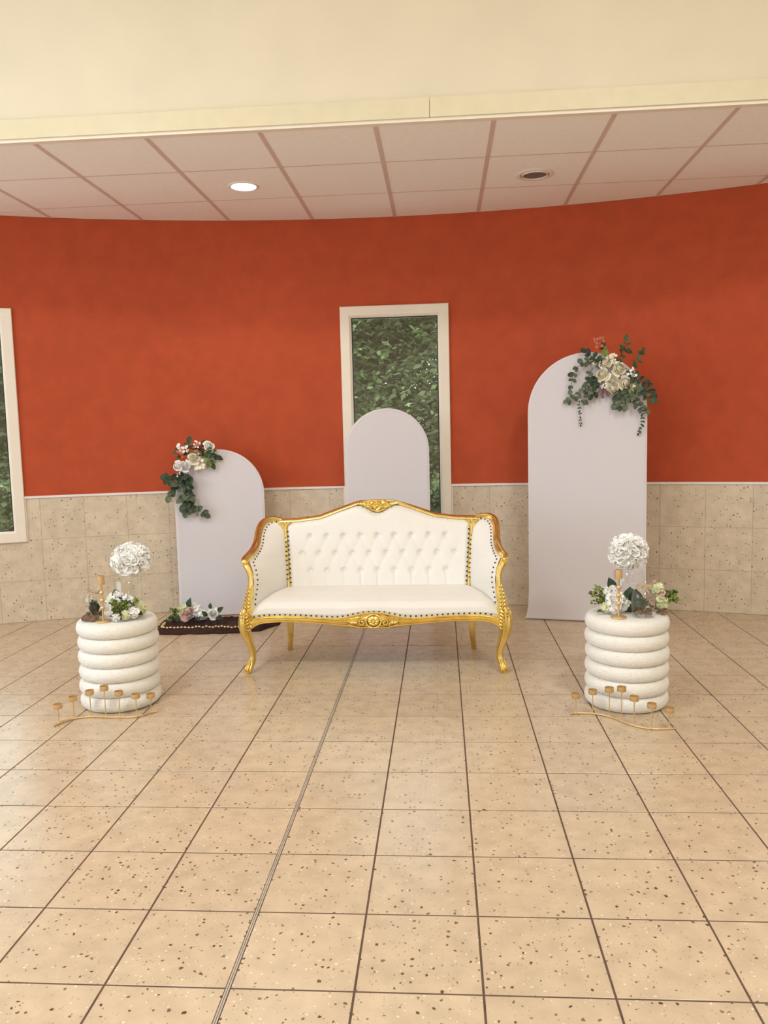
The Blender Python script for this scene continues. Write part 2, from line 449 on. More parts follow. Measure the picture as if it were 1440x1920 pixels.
for row in range(3):
    z0, z1 = row*0.30+WJ/2+(0.002 if row == 0 else 0), (row+1)*0.30-WJ/2
    for k in range(-15, 16):
        s0, s1 = 0.108+WT*k+WJ/2, 0.108+WT*(k+1)-WJ/2
        parts = [(s0, s1)]
        if row == 2:
            for a, c in WIN:
                nxt = []
                for p, q in parts:
                    if q <= a or p >= c: nxt.append((p, q)); continue
                    if p < a-0.012: nxt.append((p, a-0.010))
                    if q > c+0.012: nxt.append((c+0.010, q))
                parts = nxt
        for p, q in parts:
            whole = abs((q-p)-(WT-WJ)) < 1e-5 and row > 0
            o, me = wall_tile(p, q, z0, z1, shared if whole else None)
            if whole and shared is None: shared = me
# white trim on top of the tiles and beside the windows
n_trim = 1
edges = [-4.98]+[e for a, c in WIN for e in (a, c)]+[4.98]
for a, c in zip(edges[0::2], edges[1::2]):
    b = MB(); K = max(3, int((c-a)/0.12))
    path = [cyl(a+(c-a)*k/K, RR-0.002, TRIM_Z+0.008) for k in range(K+1)]
    b.sweep(path, [(-0.008, -0.010), (0.008, -0.010), (0.008, 0.010), (-0.008, 0.010)])
    for e, sg in ((a, 1), (c, -1)):
        if abs(e) < 4.9:
            p0 = cyl(e+sg*0.005, RR-0.004, WZ0); p1 = cyl(e+sg*0.005, RR-0.004, TRIM_Z)
            b.sweep([p0, p1], [(-0.005, -0.007), (0.005, -0.007), (0.005, 0.007), (-0.005, 0.007)], hint=Vector((1,0,0)))
    t = b.build('trim_%d' % n_trim, MT['piping'], smooth=False)
    tag(t, ['thin white trim strip along the tile top left of the left window', 'thin white trim strip between the left and middle windows',
            'thin white trim strip right of the middle window', 'thin white trim strip beyond the right window'][n_trim-1], 'trim', kind='structure')
    n_trim += 1
# windows
def bar_prof(b, p0, p1, wdt, dep):
    pass
WL = ['tall white framed window cut by the left picture edge', 'tall white framed window behind the sofa and the low arch panel', 'tall white framed window right of the tall arch panel']
for n, (a, c) in enumerate(WIN):
    sc = (a+c)/2; ang = -sc/RR
    half = RR*math.sin((c-a)/2/RR)
    W = thing('window_%d' % (n+1), WL[n], 'window', cyl(sc, RR*math.cos((c-a)/2/RR)-0.004, WZ0), ang, kind='structure')
    H = WZ1-WZ0; fw = 0.082
    b = MB()
    def ring(x0, x1, z0, z1, y):
        return [(x0, y, z0), (x1, y, z0), (x1, y, z1), (x0, y, z1)]
    loops = [ring(-half, half, 0, H, 0.09), ring(-half, half, 0, H, -0.012), ring(-half+0.004, half-0.004, 0.004, H-0.004, -0.016),
             ring(-half+fw-0.016, half-fw+0.016, fw-0.016, H-fw+0.016, -0.016), ring(-half+fw-0.006, half-fw+0.006, fw-0.006, H-fw+0.006, -0.006),
             ring(-half+fw, half-fw, fw, H-fw, 0.002), ring(-half+fw, half-fw, fw, H-fw, 0.09)]
    vs = [p for l in loops for p in l]; fs = []
    for l in range(len(loops)):
        l2 = (l+1) % len(loops)
        for k in range(4): fs.append((l*4+k, l*4+(k+1)%4, l2*4+(k+1)%4, l2*4+k))
    b.add(vs, fs); b.build('window_frame', MT['frame'], W, False)
    b = MB()
    x0, x1, z0, z1 = -half+fw, half-fw, fw, H-fw; g = 0.007
    for A, B_ in (((x0, 0.012, z0), (x0+g, 0.022, z1)), ((x1-g, 0.012, z0), (x1, 0.022, z1)), ((x0, 0.012, z0), (x1, 0.022, z0+g)), ((x0, 0.012, z1-g), (x1, 0.022, z1))):
        b.box(A, B_)
    b.build('gasket', MT['gasket'], W, False)
    b = MB(); b.box((x0, 0.024, z0), (x1, 0.030, z1)); b.build('pane', MT['pane'], W, False)

# alcove ceiling: slab, panels, bars
b = MB()
K = 40; xs = [HX0+(HX1-HX0)*i/K for i in range(K+1)]
fr = [(x, BEAM_Y) for x in xs]; bk = [(x, max(BEAM_Y+0.01, wall_y(x)+0.1)) for x in xs]
n = K+1
vs = [(x, y, CEIL+0.03) for x, y in fr+bk]+[(x, y, CEIL+0.15) for x, y in fr+bk]
fs = []
for i in range(K):
    fs += [(i, n+i, n+i+1, i+1), (2*n+i, 2*n+i+1, 3*n+i+1, 3*n+i), (i, i+1, 2*n+i+1, 2*n+i), (n+i, 3*n+i, 3*n+i+1, n+i+1)]
fs += [(0, 2*n, 3*n, n), (K, n+K, 3*n+K, 2*n+K)]
b.add(vs, fs); ceiling = b.build('ceiling', MT['ceil'], smooth=False)
tag(ceiling, 'low suspended ceiling of pale square panels over the alcove', 'ceiling', kind='structure')
PX, PY = -2.1056, 4.7805
for j in (-1, 0, 1):
    y0, y1 = PY+0.6*j+0.006, PY+0.6*(j+1)-0.006
    y0 = max(y0, BEAM_Y+0.004)
    for i in range(-6, 12):
        x0, x1 = PX+0.6*i+0.012, PX+0.6*(i+1)-0.012
        if x0 < HX0+0.05 or x1 > HX1-0.05: continue
        KK = 5; pts = []
        for k in range(KK+1):
            x = x0+(x1-x0)*k/KK; pts.append((x, min(y1, wall_y(x)-0.003)))
        if max(p[1] for p in pts) < y0+0.01: continue
        pts = [(x, max(y, y0+0.005)) for x, y in pts]
        lo = [(x0, y0), (x1, y0)]+pts[::-1]; nn = len(lo); t = MB()
        t.add([(x, y, CEIL+random.uniform(0, 0.001)) for x, y in lo]+[(x, y, CEIL+0.03) for x, y in lo],
              [tuple(range(nn))[::-1]]+[(k, (k+1)%nn, nn+(k+1)%nn, nn+k) for k in range(nn)])
        t.build('ceiling_panel', MT['ceil'], ceiling, False)
for i in range(-5, 12):
    x = PX+0.6*i
    if x < HX0+0.1 or x > HX1-0.1: continue
    t = MB(); t.box((x-0.0125, BEAM_Y, CEIL-0.0015), (x+0.0125, wall_y(x)-0.003, CEIL+0.02)); t.build('ceiling_bar', MT['bar'], ceiling, False)
    for j in (0, 1):
        y = PY+0.6*j
        if x+0.6 > HX1-0.1 or y > min(wall_y(x), wall_y(x+0.6))-0.02: continue
        t = MB(); t.box((x+0.0125, y-0.0055, CEIL-0.0005), (x+0.5875, y+0.0055, CEIL+0.02)); t.build('cross_bar', MT['bar'], ceiling, False)

# beam face above the alcove, painted boards at its lower edge, hall shell
b = MB(); b.box((HX0, BEAM_Y-0.02, CEIL+0.02), (HX1, BEAM_Y+0.16, 4.3)); o = b.build('wall_fascia', MT['cream'], smooth=False)
tag(o, 'cream plaster wall face above the alcove opening', 'wall', kind='structure')
board = MB(); board.box((HX0, BEAM_Y-0.045, CEIL+0.004), (-0.029, BEAM_Y-0.02, CEIL+0.098)); o = board.build('trim_5', MT['board'], smooth=False)
tag(o, 'long pale yellow painted board under the cream wall, left piece', 'trim', kind='structure')
board = MB(); board.box((-0.0265, BEAM_Y-0.045, CEIL+0.004), (HX1, BEAM_Y-0.02, CEIL+0.098)); o = board.build('trim_6', MT['board'], smooth=False)
tag(o, 'long pale yellow painted board under the cream wall, right piece', 'trim', kind='structure')
b = MB(); b.box((HX0, BEAM_Y-0.034, CEIL-0.012), (HX1, BEAM_Y+0.002, CEIL+0.004)); o = b.build('trim_7', MT['frame'], smooth=False)
tag(o, 'narrow pale edge strip where the beam meets the ceiling panels', 'trim', kind='structure')
def wall_box(name, boxes, label):
    b = MB()
    for A, B_ in boxes: b.box(A, B_)
    o = b.build(name, MT['cream'], smooth=False); tag(o, label, 'wall', kind='structure'); return o
wall_box('wall_left', [((HX0-0.2, HY0, 0), (HX0, -1.2, 4.3)), ((HX0-0.2, 3.2, 0), (HX0, BEAM_Y+0.16, 4.3)), ((HX0-0.2, -1.2, 0), (HX0, 3.2, 0.6)), ((HX0-0.2, -1.2, 3.2), (HX0, 3.2, 4.3))],
         'cream side wall of the hall with a wide window opening')
wall_box('wall_right', [((HX1, HY0, 0), (HX1+0.2, BEAM_Y+0.16, 4.3))], 'cream side wall of the hall on the right')
fw_ = [(-5.3, -4.6, 0, 4.3), (-2.8, 1.2, 0, 4.3), (3.0, 4.6, 0, 4.3), (-4.6, -2.8, 2.7, 4.3), (-4.6, -2.8, 0, 0.9), (1.2, 3.0, 2.7, 4.3), (1.2, 3.0, 0, 0.9)]
wall_box('wall_front', [((x0, HY0-0.2, z0), (x1, HY0, z1)) for x0, x1, z0, z1 in fw_], 'cream hall wall behind the viewer with two window openings')
b = MB(); b.box((HX0, HY0, 4.3), (HX1, BEAM_Y+0.16, 4.45)); o = b.build('ceiling', MT['cream'], smooth=False)
tag(o, 'high cream ceiling of the hall in front of the alcove', 'ceiling', kind='structure')

# ------------------------------------------------------------------ recessed lamp and ceiling speaker
def ring_lathe(r0, r1, h):
    return [(r0, 0.0), (r0, -h), (r0+0.3*(r1-r0), -h-0.002), (r1-0.002, -h*0.6), (r1, 0.0)]
lamp = thing('recessed_lamp', 'lit round recessed lamp in the alcove ceiling', 'lamp', (-1.205, 5.10, CEIL))
b = MB(); b.lathe([(r, z) for r, z in ring_lathe(0.078, 0.098, 0.006)], 36, cap=False); b.build('lamp_ring', MT['lampring'], lamp)
b = MB(); b.lathe([(0.0, -0.0045), (0.04, -0.0043), (0.079, -0.003)], 32); b.build('lamp_glass', MT['lamp'], lamp)
sp = bpy.data.lights.new('recessed_lamp_light', 'SPOT'); sp.energy = 30; sp.color = (1.0, 0.93, 0.82); sp.spot_size = 2.3; sp.spot_blend = 0.9; sp.shadow_soft_size = 0.08
so = bpy.data.objects.new('recessed_lamp_light', sp); COL.objects.link(so); so.location = (-1.205, 5.10, CEIL-0.02)
spk = thing('ceiling_speaker', 'round grey ceiling speaker with a pale double ring', 'speaker', (0.604, 5.14, CEIL))
b = MB(); b.lathe(ring_lathe(0.088, 0.118, 0.005), 36, cap=False); b.build('outer_ring', MT['lampring'], spk)
b = MB(); b.lathe(ring_lathe(0.074, 0.083, 0.008), 36, cap=False); b.build('inner_ring', MT['lampring'], spk)
b = MB(); b.lathe([(0.0, -0.003), (0.05, -0.003), (0.090, -0.002)], 32); b.build('grille', MT['grille'], spk)

# ------------------------------------------------------------------ sofa
sofa = thing('sofa', 'ivory tufted leather sofa with carved gold wooden frame', 'sofa', (-0.383, 4.275, 0))
sofa.scale = (0.985, 1, 1)
mould = []
for k in range(24):
    t = 2*PI*k/24; r = 1+0.13*math.cos(6*t); mould.append((r*math.cos(t), r*math.sin(t)))
RAIL = [(0, .898), (.05, .900), (.10, .898), (.137, .889), (.218, .862), (.349, .816), (.479, .800), (.60, .797)]
UPH = [(0, .836), (.03, .842), (.065, .866), (.10, .880), (.137, .878), (.218, .853), (.349, .808), (.479, .793), (.60, .788)]
def railz(x): return lerpl(RAIL, abs(x))
def back_y(z): return 0.355+(z-0.40)*0.215
# backrest with diamond tufting
BX, BZ = 0.1022, 0.100
ZB = (0.705, 0.605, 0.505)
buttons = [(x*BX, ZB[0]) for x in range(-4, 5)]+[((x+.5)*BX, ZB[1]) for x in range(-5, 5)]+[(x*BX, ZB[2]) for x in range(-4, 5)]
def puff(x, z):
    a = x/BX+(z-ZB[0])/(2*BZ); c = x/BX-(z-ZB[0])/(2*BZ)
    p = (abs(math.sin(PI*a))*abs(math.sin(PI*c)))**0.45
    fz = max(0, min(1, (ZB[0]+0.02-z)/0.03))*max(0, min(1, (z-ZB[2]+0.02)/0.03))
    fx = max(0, min(1, (5.1*BX-abs(x))/0.05))
    f = fz*fx
    d = 0.0
    for bx, bz in buttons:
        q = (x-bx)**2+(z-bz)**2
        if q < 0.0025: d += math.exp(-q/0.00022)
    out = 0.034*(f*(0.80+0.17*p)+(1-f)*0.93)-0.022*min(d, 1.1)
    if z < ZB[2] and abs(x) < 4.6*BX:     # pleats running down to the seat
        k = abs(math.sin(PI*x/BX)); out -= 0.006*math.exp(-(k/0.16)**2)*min(1, (ZB[2]-z)/0.02)
    if z > ZB[0] and abs(x) < 4.6*BX:
        k = abs(math.sin(PI*x/BX)); out -= 0.0025*math.exp(-(k/0.2)**2)*max(0, 1-(z-ZB[0])/0.10)
    return out
def back_pt(u, v):
    zt = lerpl(UPH, abs((u*2-1)*0.565)); z = 0.37+(zt-0.37)*v
    hw = 0.537+0.028*(z-0.4)/0.4
    x = (u*2-1)*hw
    e = min(1, (1-abs(u*2-1))*hw/0.03, (zt-z)/0.028+0.02)
    e = math.sqrt(max(0, e))
    return (x, back_y(z)-puff(x, z)*e-0.004, z)
b = MB(); b.grid(back_pt, 150, 72); b.build('backrest', MT['leather'], sofa)
b = MB()
b.grid(lambda u, v: ((u*2-1)*0.56, back_y(0.27+(lerpl(RAIL, abs((u*2-1)*0.56))-0.27)*v)+0.032, 0.27+(lerpl(RAIL, abs((u*2-1)*0.56))-0.27)*v), 40, 6, True)
b.build('rear_panel', MT['leather'], sofa)
bm_ = MB(); bm_.sphere((0, 0, 0), 0.0085, 10, 6, (1, 0.6, 1)); bme = bm_.mesh('button', MT['leather'])
for bx, bz in buttons: link('button', bme, sofa, (bx, back_y(bz)-puff(bx, bz)-0.006, bz))
# seat
def seat_pt(u, v):
    s = u*2-1
    prof = [(0.0, -0.012, .312), (.10, -0.024, .335), (.22, -0.022, .365), (.34, 0.002, .392), (.46, 0.05, .409), (.62, 0.14, .425), (.8, .27, .428), (1.0, .40, .412)]
    for p, q in zip(prof, prof[1:]):
        if v <= q[0]+1e-9:
            t = (v-p[0])/(q[0]-p[0]); y = p[1]+(q[1]-p[1])*t; z = p[2]+(q[2]-p[2])*t; break
    hw = 0.688 if y < 0.02 else 0.688-(y-0.02)*0.36
    edge = max(0, (abs(s)-0.86)/0.14)
    if z > .33: z -= edge**2*0.05*min(1, (z-.33)/.05)
    fz = serp(s*hw)
    z += (fz-0.312)*max(0, 1-v/0.3)
    return (s*hw, y+edge**3*0.012, z)
APT = [(0, .331), (.05, .329), (.10, .318), (.16, .304), (.22, .300), (.30, .304), (.42, .312), (.52, .315), (.60, .314), (.655, .306), (.70, .296)]
APB = [(0, .248), (.06, .247), (.12, .251), (.18, .260), (.28, .272), (.42, .283), (.52, .285), (.62, .279), (.66, .268), (.69, .245)]
def serp(x): return lerpl(APT, abs(x))
b = MB(); b.grid(seat_pt, 72, 40); b.build('seat', MT['leather'], sofa)
b = MB(); b.grid(lambda u, v: ((u*2-1)*(.69-.135*v), .01+.40*v, .286), 8, 6, True); b.build('bounce_blocker', MT['cloth'], sofa)  # unseen dark sheet added under the seat to cut bounce and deepen shade
# front rail (serpentine moulding) and other rails
def rail_strip(parent_name):
    b = MB(); K = 84; ring = []
    for k in range(K+1):
        x = -0.70+1.40*k/K; zt, zb = serp(x)+0.004, lerpl(APB, abs(x)); h = zt-zb; zc = (zt+zb)/2
        pr = [(0.022, zb), (-0.012, zb), (-0.021, zb+h*.10), (-0.021, zb+h*.24), (-0.013, zb+h*.32), (-0.013, zb+h*.40), (-0.024, zb+h*.52), (-0.024, zb+h*.74), (-0.015, zb+h*.84), (-0.018, zb+h*.95), (-0.008, zt), (0.022, zt)]
        ring.append([(x, y-0.004, z) for y, z in pr])
    n = len(ring[0]); vs = [p for r in ring for p in r]
    fs = [(i*n+j, (i+1)*n+j, (i+1)*n+(j+1)%n, i*n+(j+1)%n) for i in range(K) for j in range(n)]
    fs += [tuple(range(n)), tuple(K*n+j for j in range(n))[::-1]]
    b.add(vs, fs); return b.build('front_rail', MT['gold'], sofa)
rail_strip('x')
for sg in (-1, 1):
    b = MB(); b.sweep(catmull([(sg*.715, .02, .288), (sg*.68, .20, .29), (sg*.60, .36, .29), (sg*.565, .42, .288)], 5), mould, [(.024, .013)]*16); b.build('side_rail', MT['gold'], sofa)
b = MB(); b.sweep([(-.56, .42, .29), (.56, .42, .29)], mould, [(.022, .012)]*2); b.build('rear_rail', MT['gold'], sofa)
# back rail
b = MB(); path = [(x, back_y(railz(x))-0.002, railz(x)) for x in [-0.60+1.2*k/72 for k in range(73)]]
b.sweep(path, mould, [(.0125, .020)]*73); b.build('back_rail', MT['gold'], sofa)
# legs, stiles, arm rails, posts, wings
def spiral(c, r0, turns, sg=1, n=26, plane='xz', start=0.0, squash=1.0):
    out = []
    for k in range(n):
        t = k/(n-1); a = start+sg*turns*2*PI*t; r = r0*(1-0.82*t)
        out.append((c[0]+r*math.cos(a), c[1]-0.006*t, c[2]+r*squash*math.sin(a)))
    return out
wing_edges = {}
for sg in (-1, 1):
    # cabriole front leg
    pts = [(.712, .004, .345, .030, .028), (.722, -.006, .315, .034, .030), (.728, -.014, .27, .033, .030), (.722, -.014, .22, .028, .027), (.707, -.006, .165, .0215, .022), (.694, .002, .115, .0185, .019), (.695, .0, .075, .0185, .019), (.706, -.012, .042, .020, .021), (.716, -.022, .020, .022, .024), (.717, -.024, .0, .0175, .019)]
    P = catmull([(sg*p[0], p[1], p[2]) for p in pts], 4); sc = catmull([(p[3], p[4], 0) for p in pts], 4)
    b = MB(); b.sweep(P, mould, [(s.x, s.y) for s in sc], hint=Vector((1, 0, 0)))
    leg = b.build('leg', MT['gold'], sofa)
    # acanthus carving on the knee and the foot
    b = MB()
    for k in range(6):
        z = .335-k*.018; rr = .0065-.0006*k
        for d in (-1, 1):
            x0 = sg*(.722-.002*k)
            b.tube(catmull([(x0, -.044, z), (x0+d*.014, -.044, z+.006), (x0+d*.028*(1-k*.07), -.030, z+.020)], 4), [rr, rr*1.2, rr*1.3, rr*1.3, rr*1.2, rr*1.1, rr*.9, rr*.6, rr*.3], 6)
    b.tube(catmull([(sg*.722, -.041, .345), (sg*.726, -.048, .29), (sg*.722, -.044, .235), (sg*.712, -.032, .19)], 5), [.006]*8+[.005]*4+[.004, .003, .002, .001], 6)
    b.build('knee_carving', MT['gold'], leg)
    b = MB()
    for d in (-1, 0, 1):
        b.tube(catmull([(sg*.712+d*.012, -.044+abs(d)*.006, .008), (sg*.714+d*.013, -.048+abs(d)*.008, .026), (sg*.706+d*.012, -.038+abs(d)*.008, .050), (sg*.698+d*.004, -.022, .075)], 4), [.005, .006, .007, .0075, .007, .0065, .006, .0055, .005, .004, .003, .002, .001], 6)
    b.build('foot_carving', MT['gold'], leg)
    # rear leg
    pts = [(.560, .425, .30, .023), (.560, .425, .20, .021), (.560, .432, .11, .019), (.566, .446, .04, .0165), (.570, .456, 0, .0155)]
    P = catmull([(sg*p[0], p[1], p[2]) for p in pts], 4); sc = catmull([(p[3], 0, 0) for p in pts], 4)
    sq = [(1, .4), (1, -.4), (.85, -.85), (.4, -1), (-.4, -1), (-.85, -.85), (-1, -.4), (-1, .4), (-.85, .85), (-.4, 1), (.4, 1), (.85, .85)]
    b = MB(); b.sweep(P, sq, [s.x for s in sc], hint=Vector((1, 0, 0))); b.build('leg', MT['gold'], sofa)
    # front stile rising to the arm scroll
    pts = [(.712, .004, .325, .028, .026), (.712, .006, .365, .027, .024), (.704, .012, .41, .023, .021), (.694, .020, .46, .0185, .019), (.691, .028, .51, .016, .017), (.697, .034, .55, .0165, .017), (.711, .042, .583, .018, .018), (.724, .050, .606, .019, .018)]
    P = catmull([(sg*p[0], p[1], p[2]) for p in pts], 4); sc = catmull([(p[3], p[4], 0) for p in pts], 4)
    b = MB(); b.sweep(P, mould, [(s.x, s.y) for s in sc], hint=Vector((1, 0, 0))); st = b.build('arm_stile', MT['gold'], sofa)
    b = MB()
    for k in range(7):
        z = .345+k*.020; x0 = .711-.0012*k*k*.35; rr = .0062-.0005*k
        for d in (-1, 1):
            b.tube(catmull([(sg*x0, -.020+.003*k, z), (sg*x0+d*.010, -.021+.003*k, z+.010), (sg*x0+d*.019*(1-k*.08), -.009+.003*k, z+.024)], 3), [rr, rr*1.2, rr*1.3, rr*1.2, rr, rr*.7, rr*.3], 6)
    b.build('stile_carving', MT['gold'], st)
    # arm rail: from the scroll back and up to the corner, then inward to the post
    pts = [(.728, .040, .608), (.730, .062, .622), (.716, .10, .640), (.703, .16, .662), (.700, .225, .690), (.704, .285, .728), (.703, .345, .768), (.690, .395, .794), (.662, .428, .806), (.625, .441, .804), (.590, .442, .797)]
    P = catmull([(sg*p[0], p[1], p[2]) for p in pts], 5)
    sc = [(.0155, .021)]*len(P); sc[0] = (.006, .010); sc[1] = (.012, .016); sc[2] = (.015, .020)
    b = MB(); b.sweep(P, mould, sc); arm = b.build('arm_rail', MT['gold'], sofa)
    b = MB(); b.tube(spiral((sg*.726, .030, .612), .016, 1.3, -sg), [.006]*20+[.005, .0045, .004, .0035, .003, .002], 6)
    b.sphere((sg*.728, .034, .614), .017, 10, 6, (1, .9, .8)); b.build('scroll', MT['gold'], arm)
    # post between the tufted back and the wing
    zs = [.40, .50, .60, .70, .76, .79]
    P = catmull([(sg*(.537+.028*(z-.4)/.4), back_y(z)-.026, z) for z in zs], 5)
    b = MB(); b.sweep(P, mould, [(.0075, .009)]*len(P), hint=Vector((1, 0, 0))); post = b.build('back_post', MT['gold'], sofa)
    b = MB()   # fan carving at the head of the post
    hx, hy = sg*.566, back_y(.78)-.030
    for d in (-1, 1):
        b.tube(catmull([(hx, hy, .715), (hx+d*.004, hy-.002, .745), (hx+d*.018, hy-.002, .772), (hx+d*.042, hy+.006, .788)], 4), [.004, .005, .0055, .006, .0065, .0065, .0065, .006, .006, .0055, .005, .0045, .004], 6)
    for k in range(3): b.tube([(hx, hy-.002, .745), (hx+(k-1)*.012, hy-.006, .785)], [.003, .006], 6)
    b.build('post_carving', MT['gold'], post)
    # wing upholstery: ruled between the post and the stile / arm rail
    inner = catmull([(.540, .350, .375), (.545, back_y(.5)-.014, .5), (.553, back_y(.62)-.014, .62), (.562, back_y(.72)-.014, .72), (.576, back_y(.775)-.010, .782)], 10)
    outer = catmull([(.690, -.004, .318), (.688, .008, .40), (.676, .016, .47), (.675, .024, .52), (.690, .040, .58), (.708, .062, .606), (.699, .11, .630), (.690, .17, .652), (.686, .235, .684), (.690, .290, .724), (.689, .345, .760), (.676, .390, .784), (.652, .418, .794), (.622, .428, .793), (.600, .430, .790)], 4)
    def samp(L, t):
        f = t*(len(L)-1); i = min(int(f), len(L)-2); return L[i].lerp(L[i+1], f-i)
    def wing_pt(u, v):
        p = samp(inner, v**0.8).lerp(samp(outer, v), u)
        bl = (math.sin(PI*u)*math.sin(PI*min(1, v*1.0)))**0.6*0.022 if 0 < u < 1 and 0 < v < 1 else 0
        return (sg*(p.x-bl*.75), p.y-bl*.6, p.z)
    b = MB(); b.grid(wing_pt, 16, 56, sg < 0); b.build('wing', MT['leather'], sofa)
    b = MB(); b.grid(lambda u, v: (lambda q: (q[0]+sg*.022, q[1]+.018, q[2]))(wing_pt(u, v)), 16, 40, sg > 0); b.build('wing_outside', MT['leather'], sofa)
    wing_edges[sg] = (wing_pt,)
# crest and apron carvings
b = MB(); yb = back_y(.88)-.018
for d in (-1, 1):
    b.sphere((d*.050, yb-.004, .889), .029, 12, 8, (1.2, .5, .70), Matrix.Rotation(d*0.35, 3, 'Y'))
    b.tube(spiral((d*.050, yb-.014, .889), .030, 1.1, d, 24, start=(PI if d > 0 else 0), squash=.72), [.0055]*18+[.005, .0045, .004, .003, .002, .001], 6)
    b.tube(catmull([(0, yb-.008, .846), (d*.030, yb-.010, .856), (d*.056, yb-.008, .874), (d*.085, yb-.004, .886), (d*.130, yb+.004, .893)], 5), [.007]*8+[.0075]*6+[.006, .0055, .005, .004, .003, .002, .001], 6)
    b.tube(catmull([(d*.008, yb-.010, .905), (d*.020, yb-.013, .885), (d*.012, yb-.014, .868), (d*.002, yb-.012, .858)], 5), [.004]*8+[.005]*6+[.004, .003], 6)
    for k in range(3):
        b.tube(catmull([(d*(.066+.018*k), yb-.004, .876+.004*k), (d*(.078+.018*k), yb-.008, .890+.002*k), (d*(.098+.018*k), yb-.003, .897-.002*k)], 3), [.003, .0045, .0055, .005, .004, .003, .0015], 6)
for k in range(7):
    a = PI*(k/6); b.tube([(0, yb-.014, .878), (.024*math.cos(a), yb-.012, .880+.028*math.sin(a))], [.003, .0065], 6)
b.sphere((0, yb-.012, .853), .013, 10, 6, (1, .6, .9)); b.sphere((0, yb-.014, .880), .009, 8, 6, (1, .7, 1))
b.sphere((0, yb+.006, .876), .056, 16, 8, (1.15, .28, .66))
b.tube([(x, yb, .911-.06*x*x*8) for x in [-.055+.011*k for k in range(11)]], .006, 6)
b.build('crest_carving', MT['gold'], sofa)
b = MB(); ya = -.030
oval = [(.042*math.cos(2*PI*k/28), ya, .290+.037*math.sin(2*PI*k/28)) for k in range(28)]
b.tube(oval, .0058, 8, True, Vector((0, 1, 0)))
b.sphere((0, ya+.012, .290), .040, 14, 8, (1, .45, .86))
for k in range(8):
    a = 2*PI*k/8; b.sphere((.020*math.cos(a), ya-.007, .289+.017*math.sin(a)), .010, 8, 5, (1, .5, .8))
b.sphere((0, ya-.012, .287), .009, 8, 6)
for d in (-1, 1):
    b.tube(spiral((d*.064, ya, .284), .022, 1.4, -d, 26, start=(PI if d > 0 else 0), squash=.95), [.0062]*18+[.0055, .005, .0045, .004, .0035, .003, .002, .001], 6)
    b.tube(catmull([(d*.050, ya, .258), (d*.080, ya, .256), (d*.110, ya+.003, .264), (d*.150, ya+.008, .275)], 5), [.006]*6+[.0055]*4+[.005, .0045, .004, .003, .002, .001], 6)
    b.tube(catmull([(d*.048, ya, .322), (d*.075, ya, .312), (d*.095, ya, .298), (d*.135, ya+.006, .288)], 5), [.0055]*6+[.005]*4+[.005, .0045, .004, .003, .002, .001], 6)
    for k in range(3):
        b.tube(catmull([(d*(.085+.014*k), ya, .272+.002*k), (d*(.096+.014*k), ya-.004, .283), (d*(.112+.014*k), ya+.002, .290)], 3), [.003, .0045, .005, .0045, .004, .003, .0012], 6)
for k in range(7): b.sphere((-.045+.015*k, ya, .2535), .0068, 8, 5, (1, .7, .8))
b.build('apron_carving', MT['gold'], sofa)
# nail heads along the upholstery edges
nails = MB()
def nail(p, n=(0, -1, 0), r=.0056):
    q = Vector(n).normalized().to_track_quat('Z', 'Y').to_matrix()
    nails.sphere(p, r, 6, 4, (1, 1, .55), q)
def spaced(pts, d):
    out = []; acc = 0; pts = [Vector(p) for p in pts]
    for p, q in zip(pts, pts[1:]):
        L = (q-p).length; t = d-acc if out else 0
        while t <= L: out.append(p.lerp(q, t/L)); acc = -t; t += d
        acc = (L-(t-d)) if out else 0
    return out
for p in spaced([(-.672+1.344*k/90, -.021, serp(-.672+1.344*k/90)+.014) for k in range(91)], .0295): nail(p)
for p in spaced([(x, back_y(lerpl(UPH, abs(x)))-.024, lerpl(UPH, abs(x))-.014) for x in [-.535+1.07*k/90 for k in range(91)]], .0285): nail(p)
for sg in (-1, 1):
    for p in spaced([(sg*(.523+.028*(z-.4)/.4), back_y(z)-.034, z) for z in [.415+.345*k/20 for k in range(21)]], .0275): nail(p)
    wp = wing_edges[sg][0]
    for p in spaced([Vector(wp(.07, .12+.83*k/40)) for k in range(41)], .0275): nail(p+Vector((-sg*.004, -.005, 0)), (-sg*.6, -.8, 0), .0052)
    for p in spaced([Vector(wp(.93, .03+.95*k/60)) for k in range(61)], .0275): nail(p+Vector((-sg*.004, -.004, 0)), (-sg*.6, -.8, 0), .0052)
nails.build('nail_trim', MT['nail'], sofa, kind='stuff', label='dark bronze nail heads along the upholstery edges')

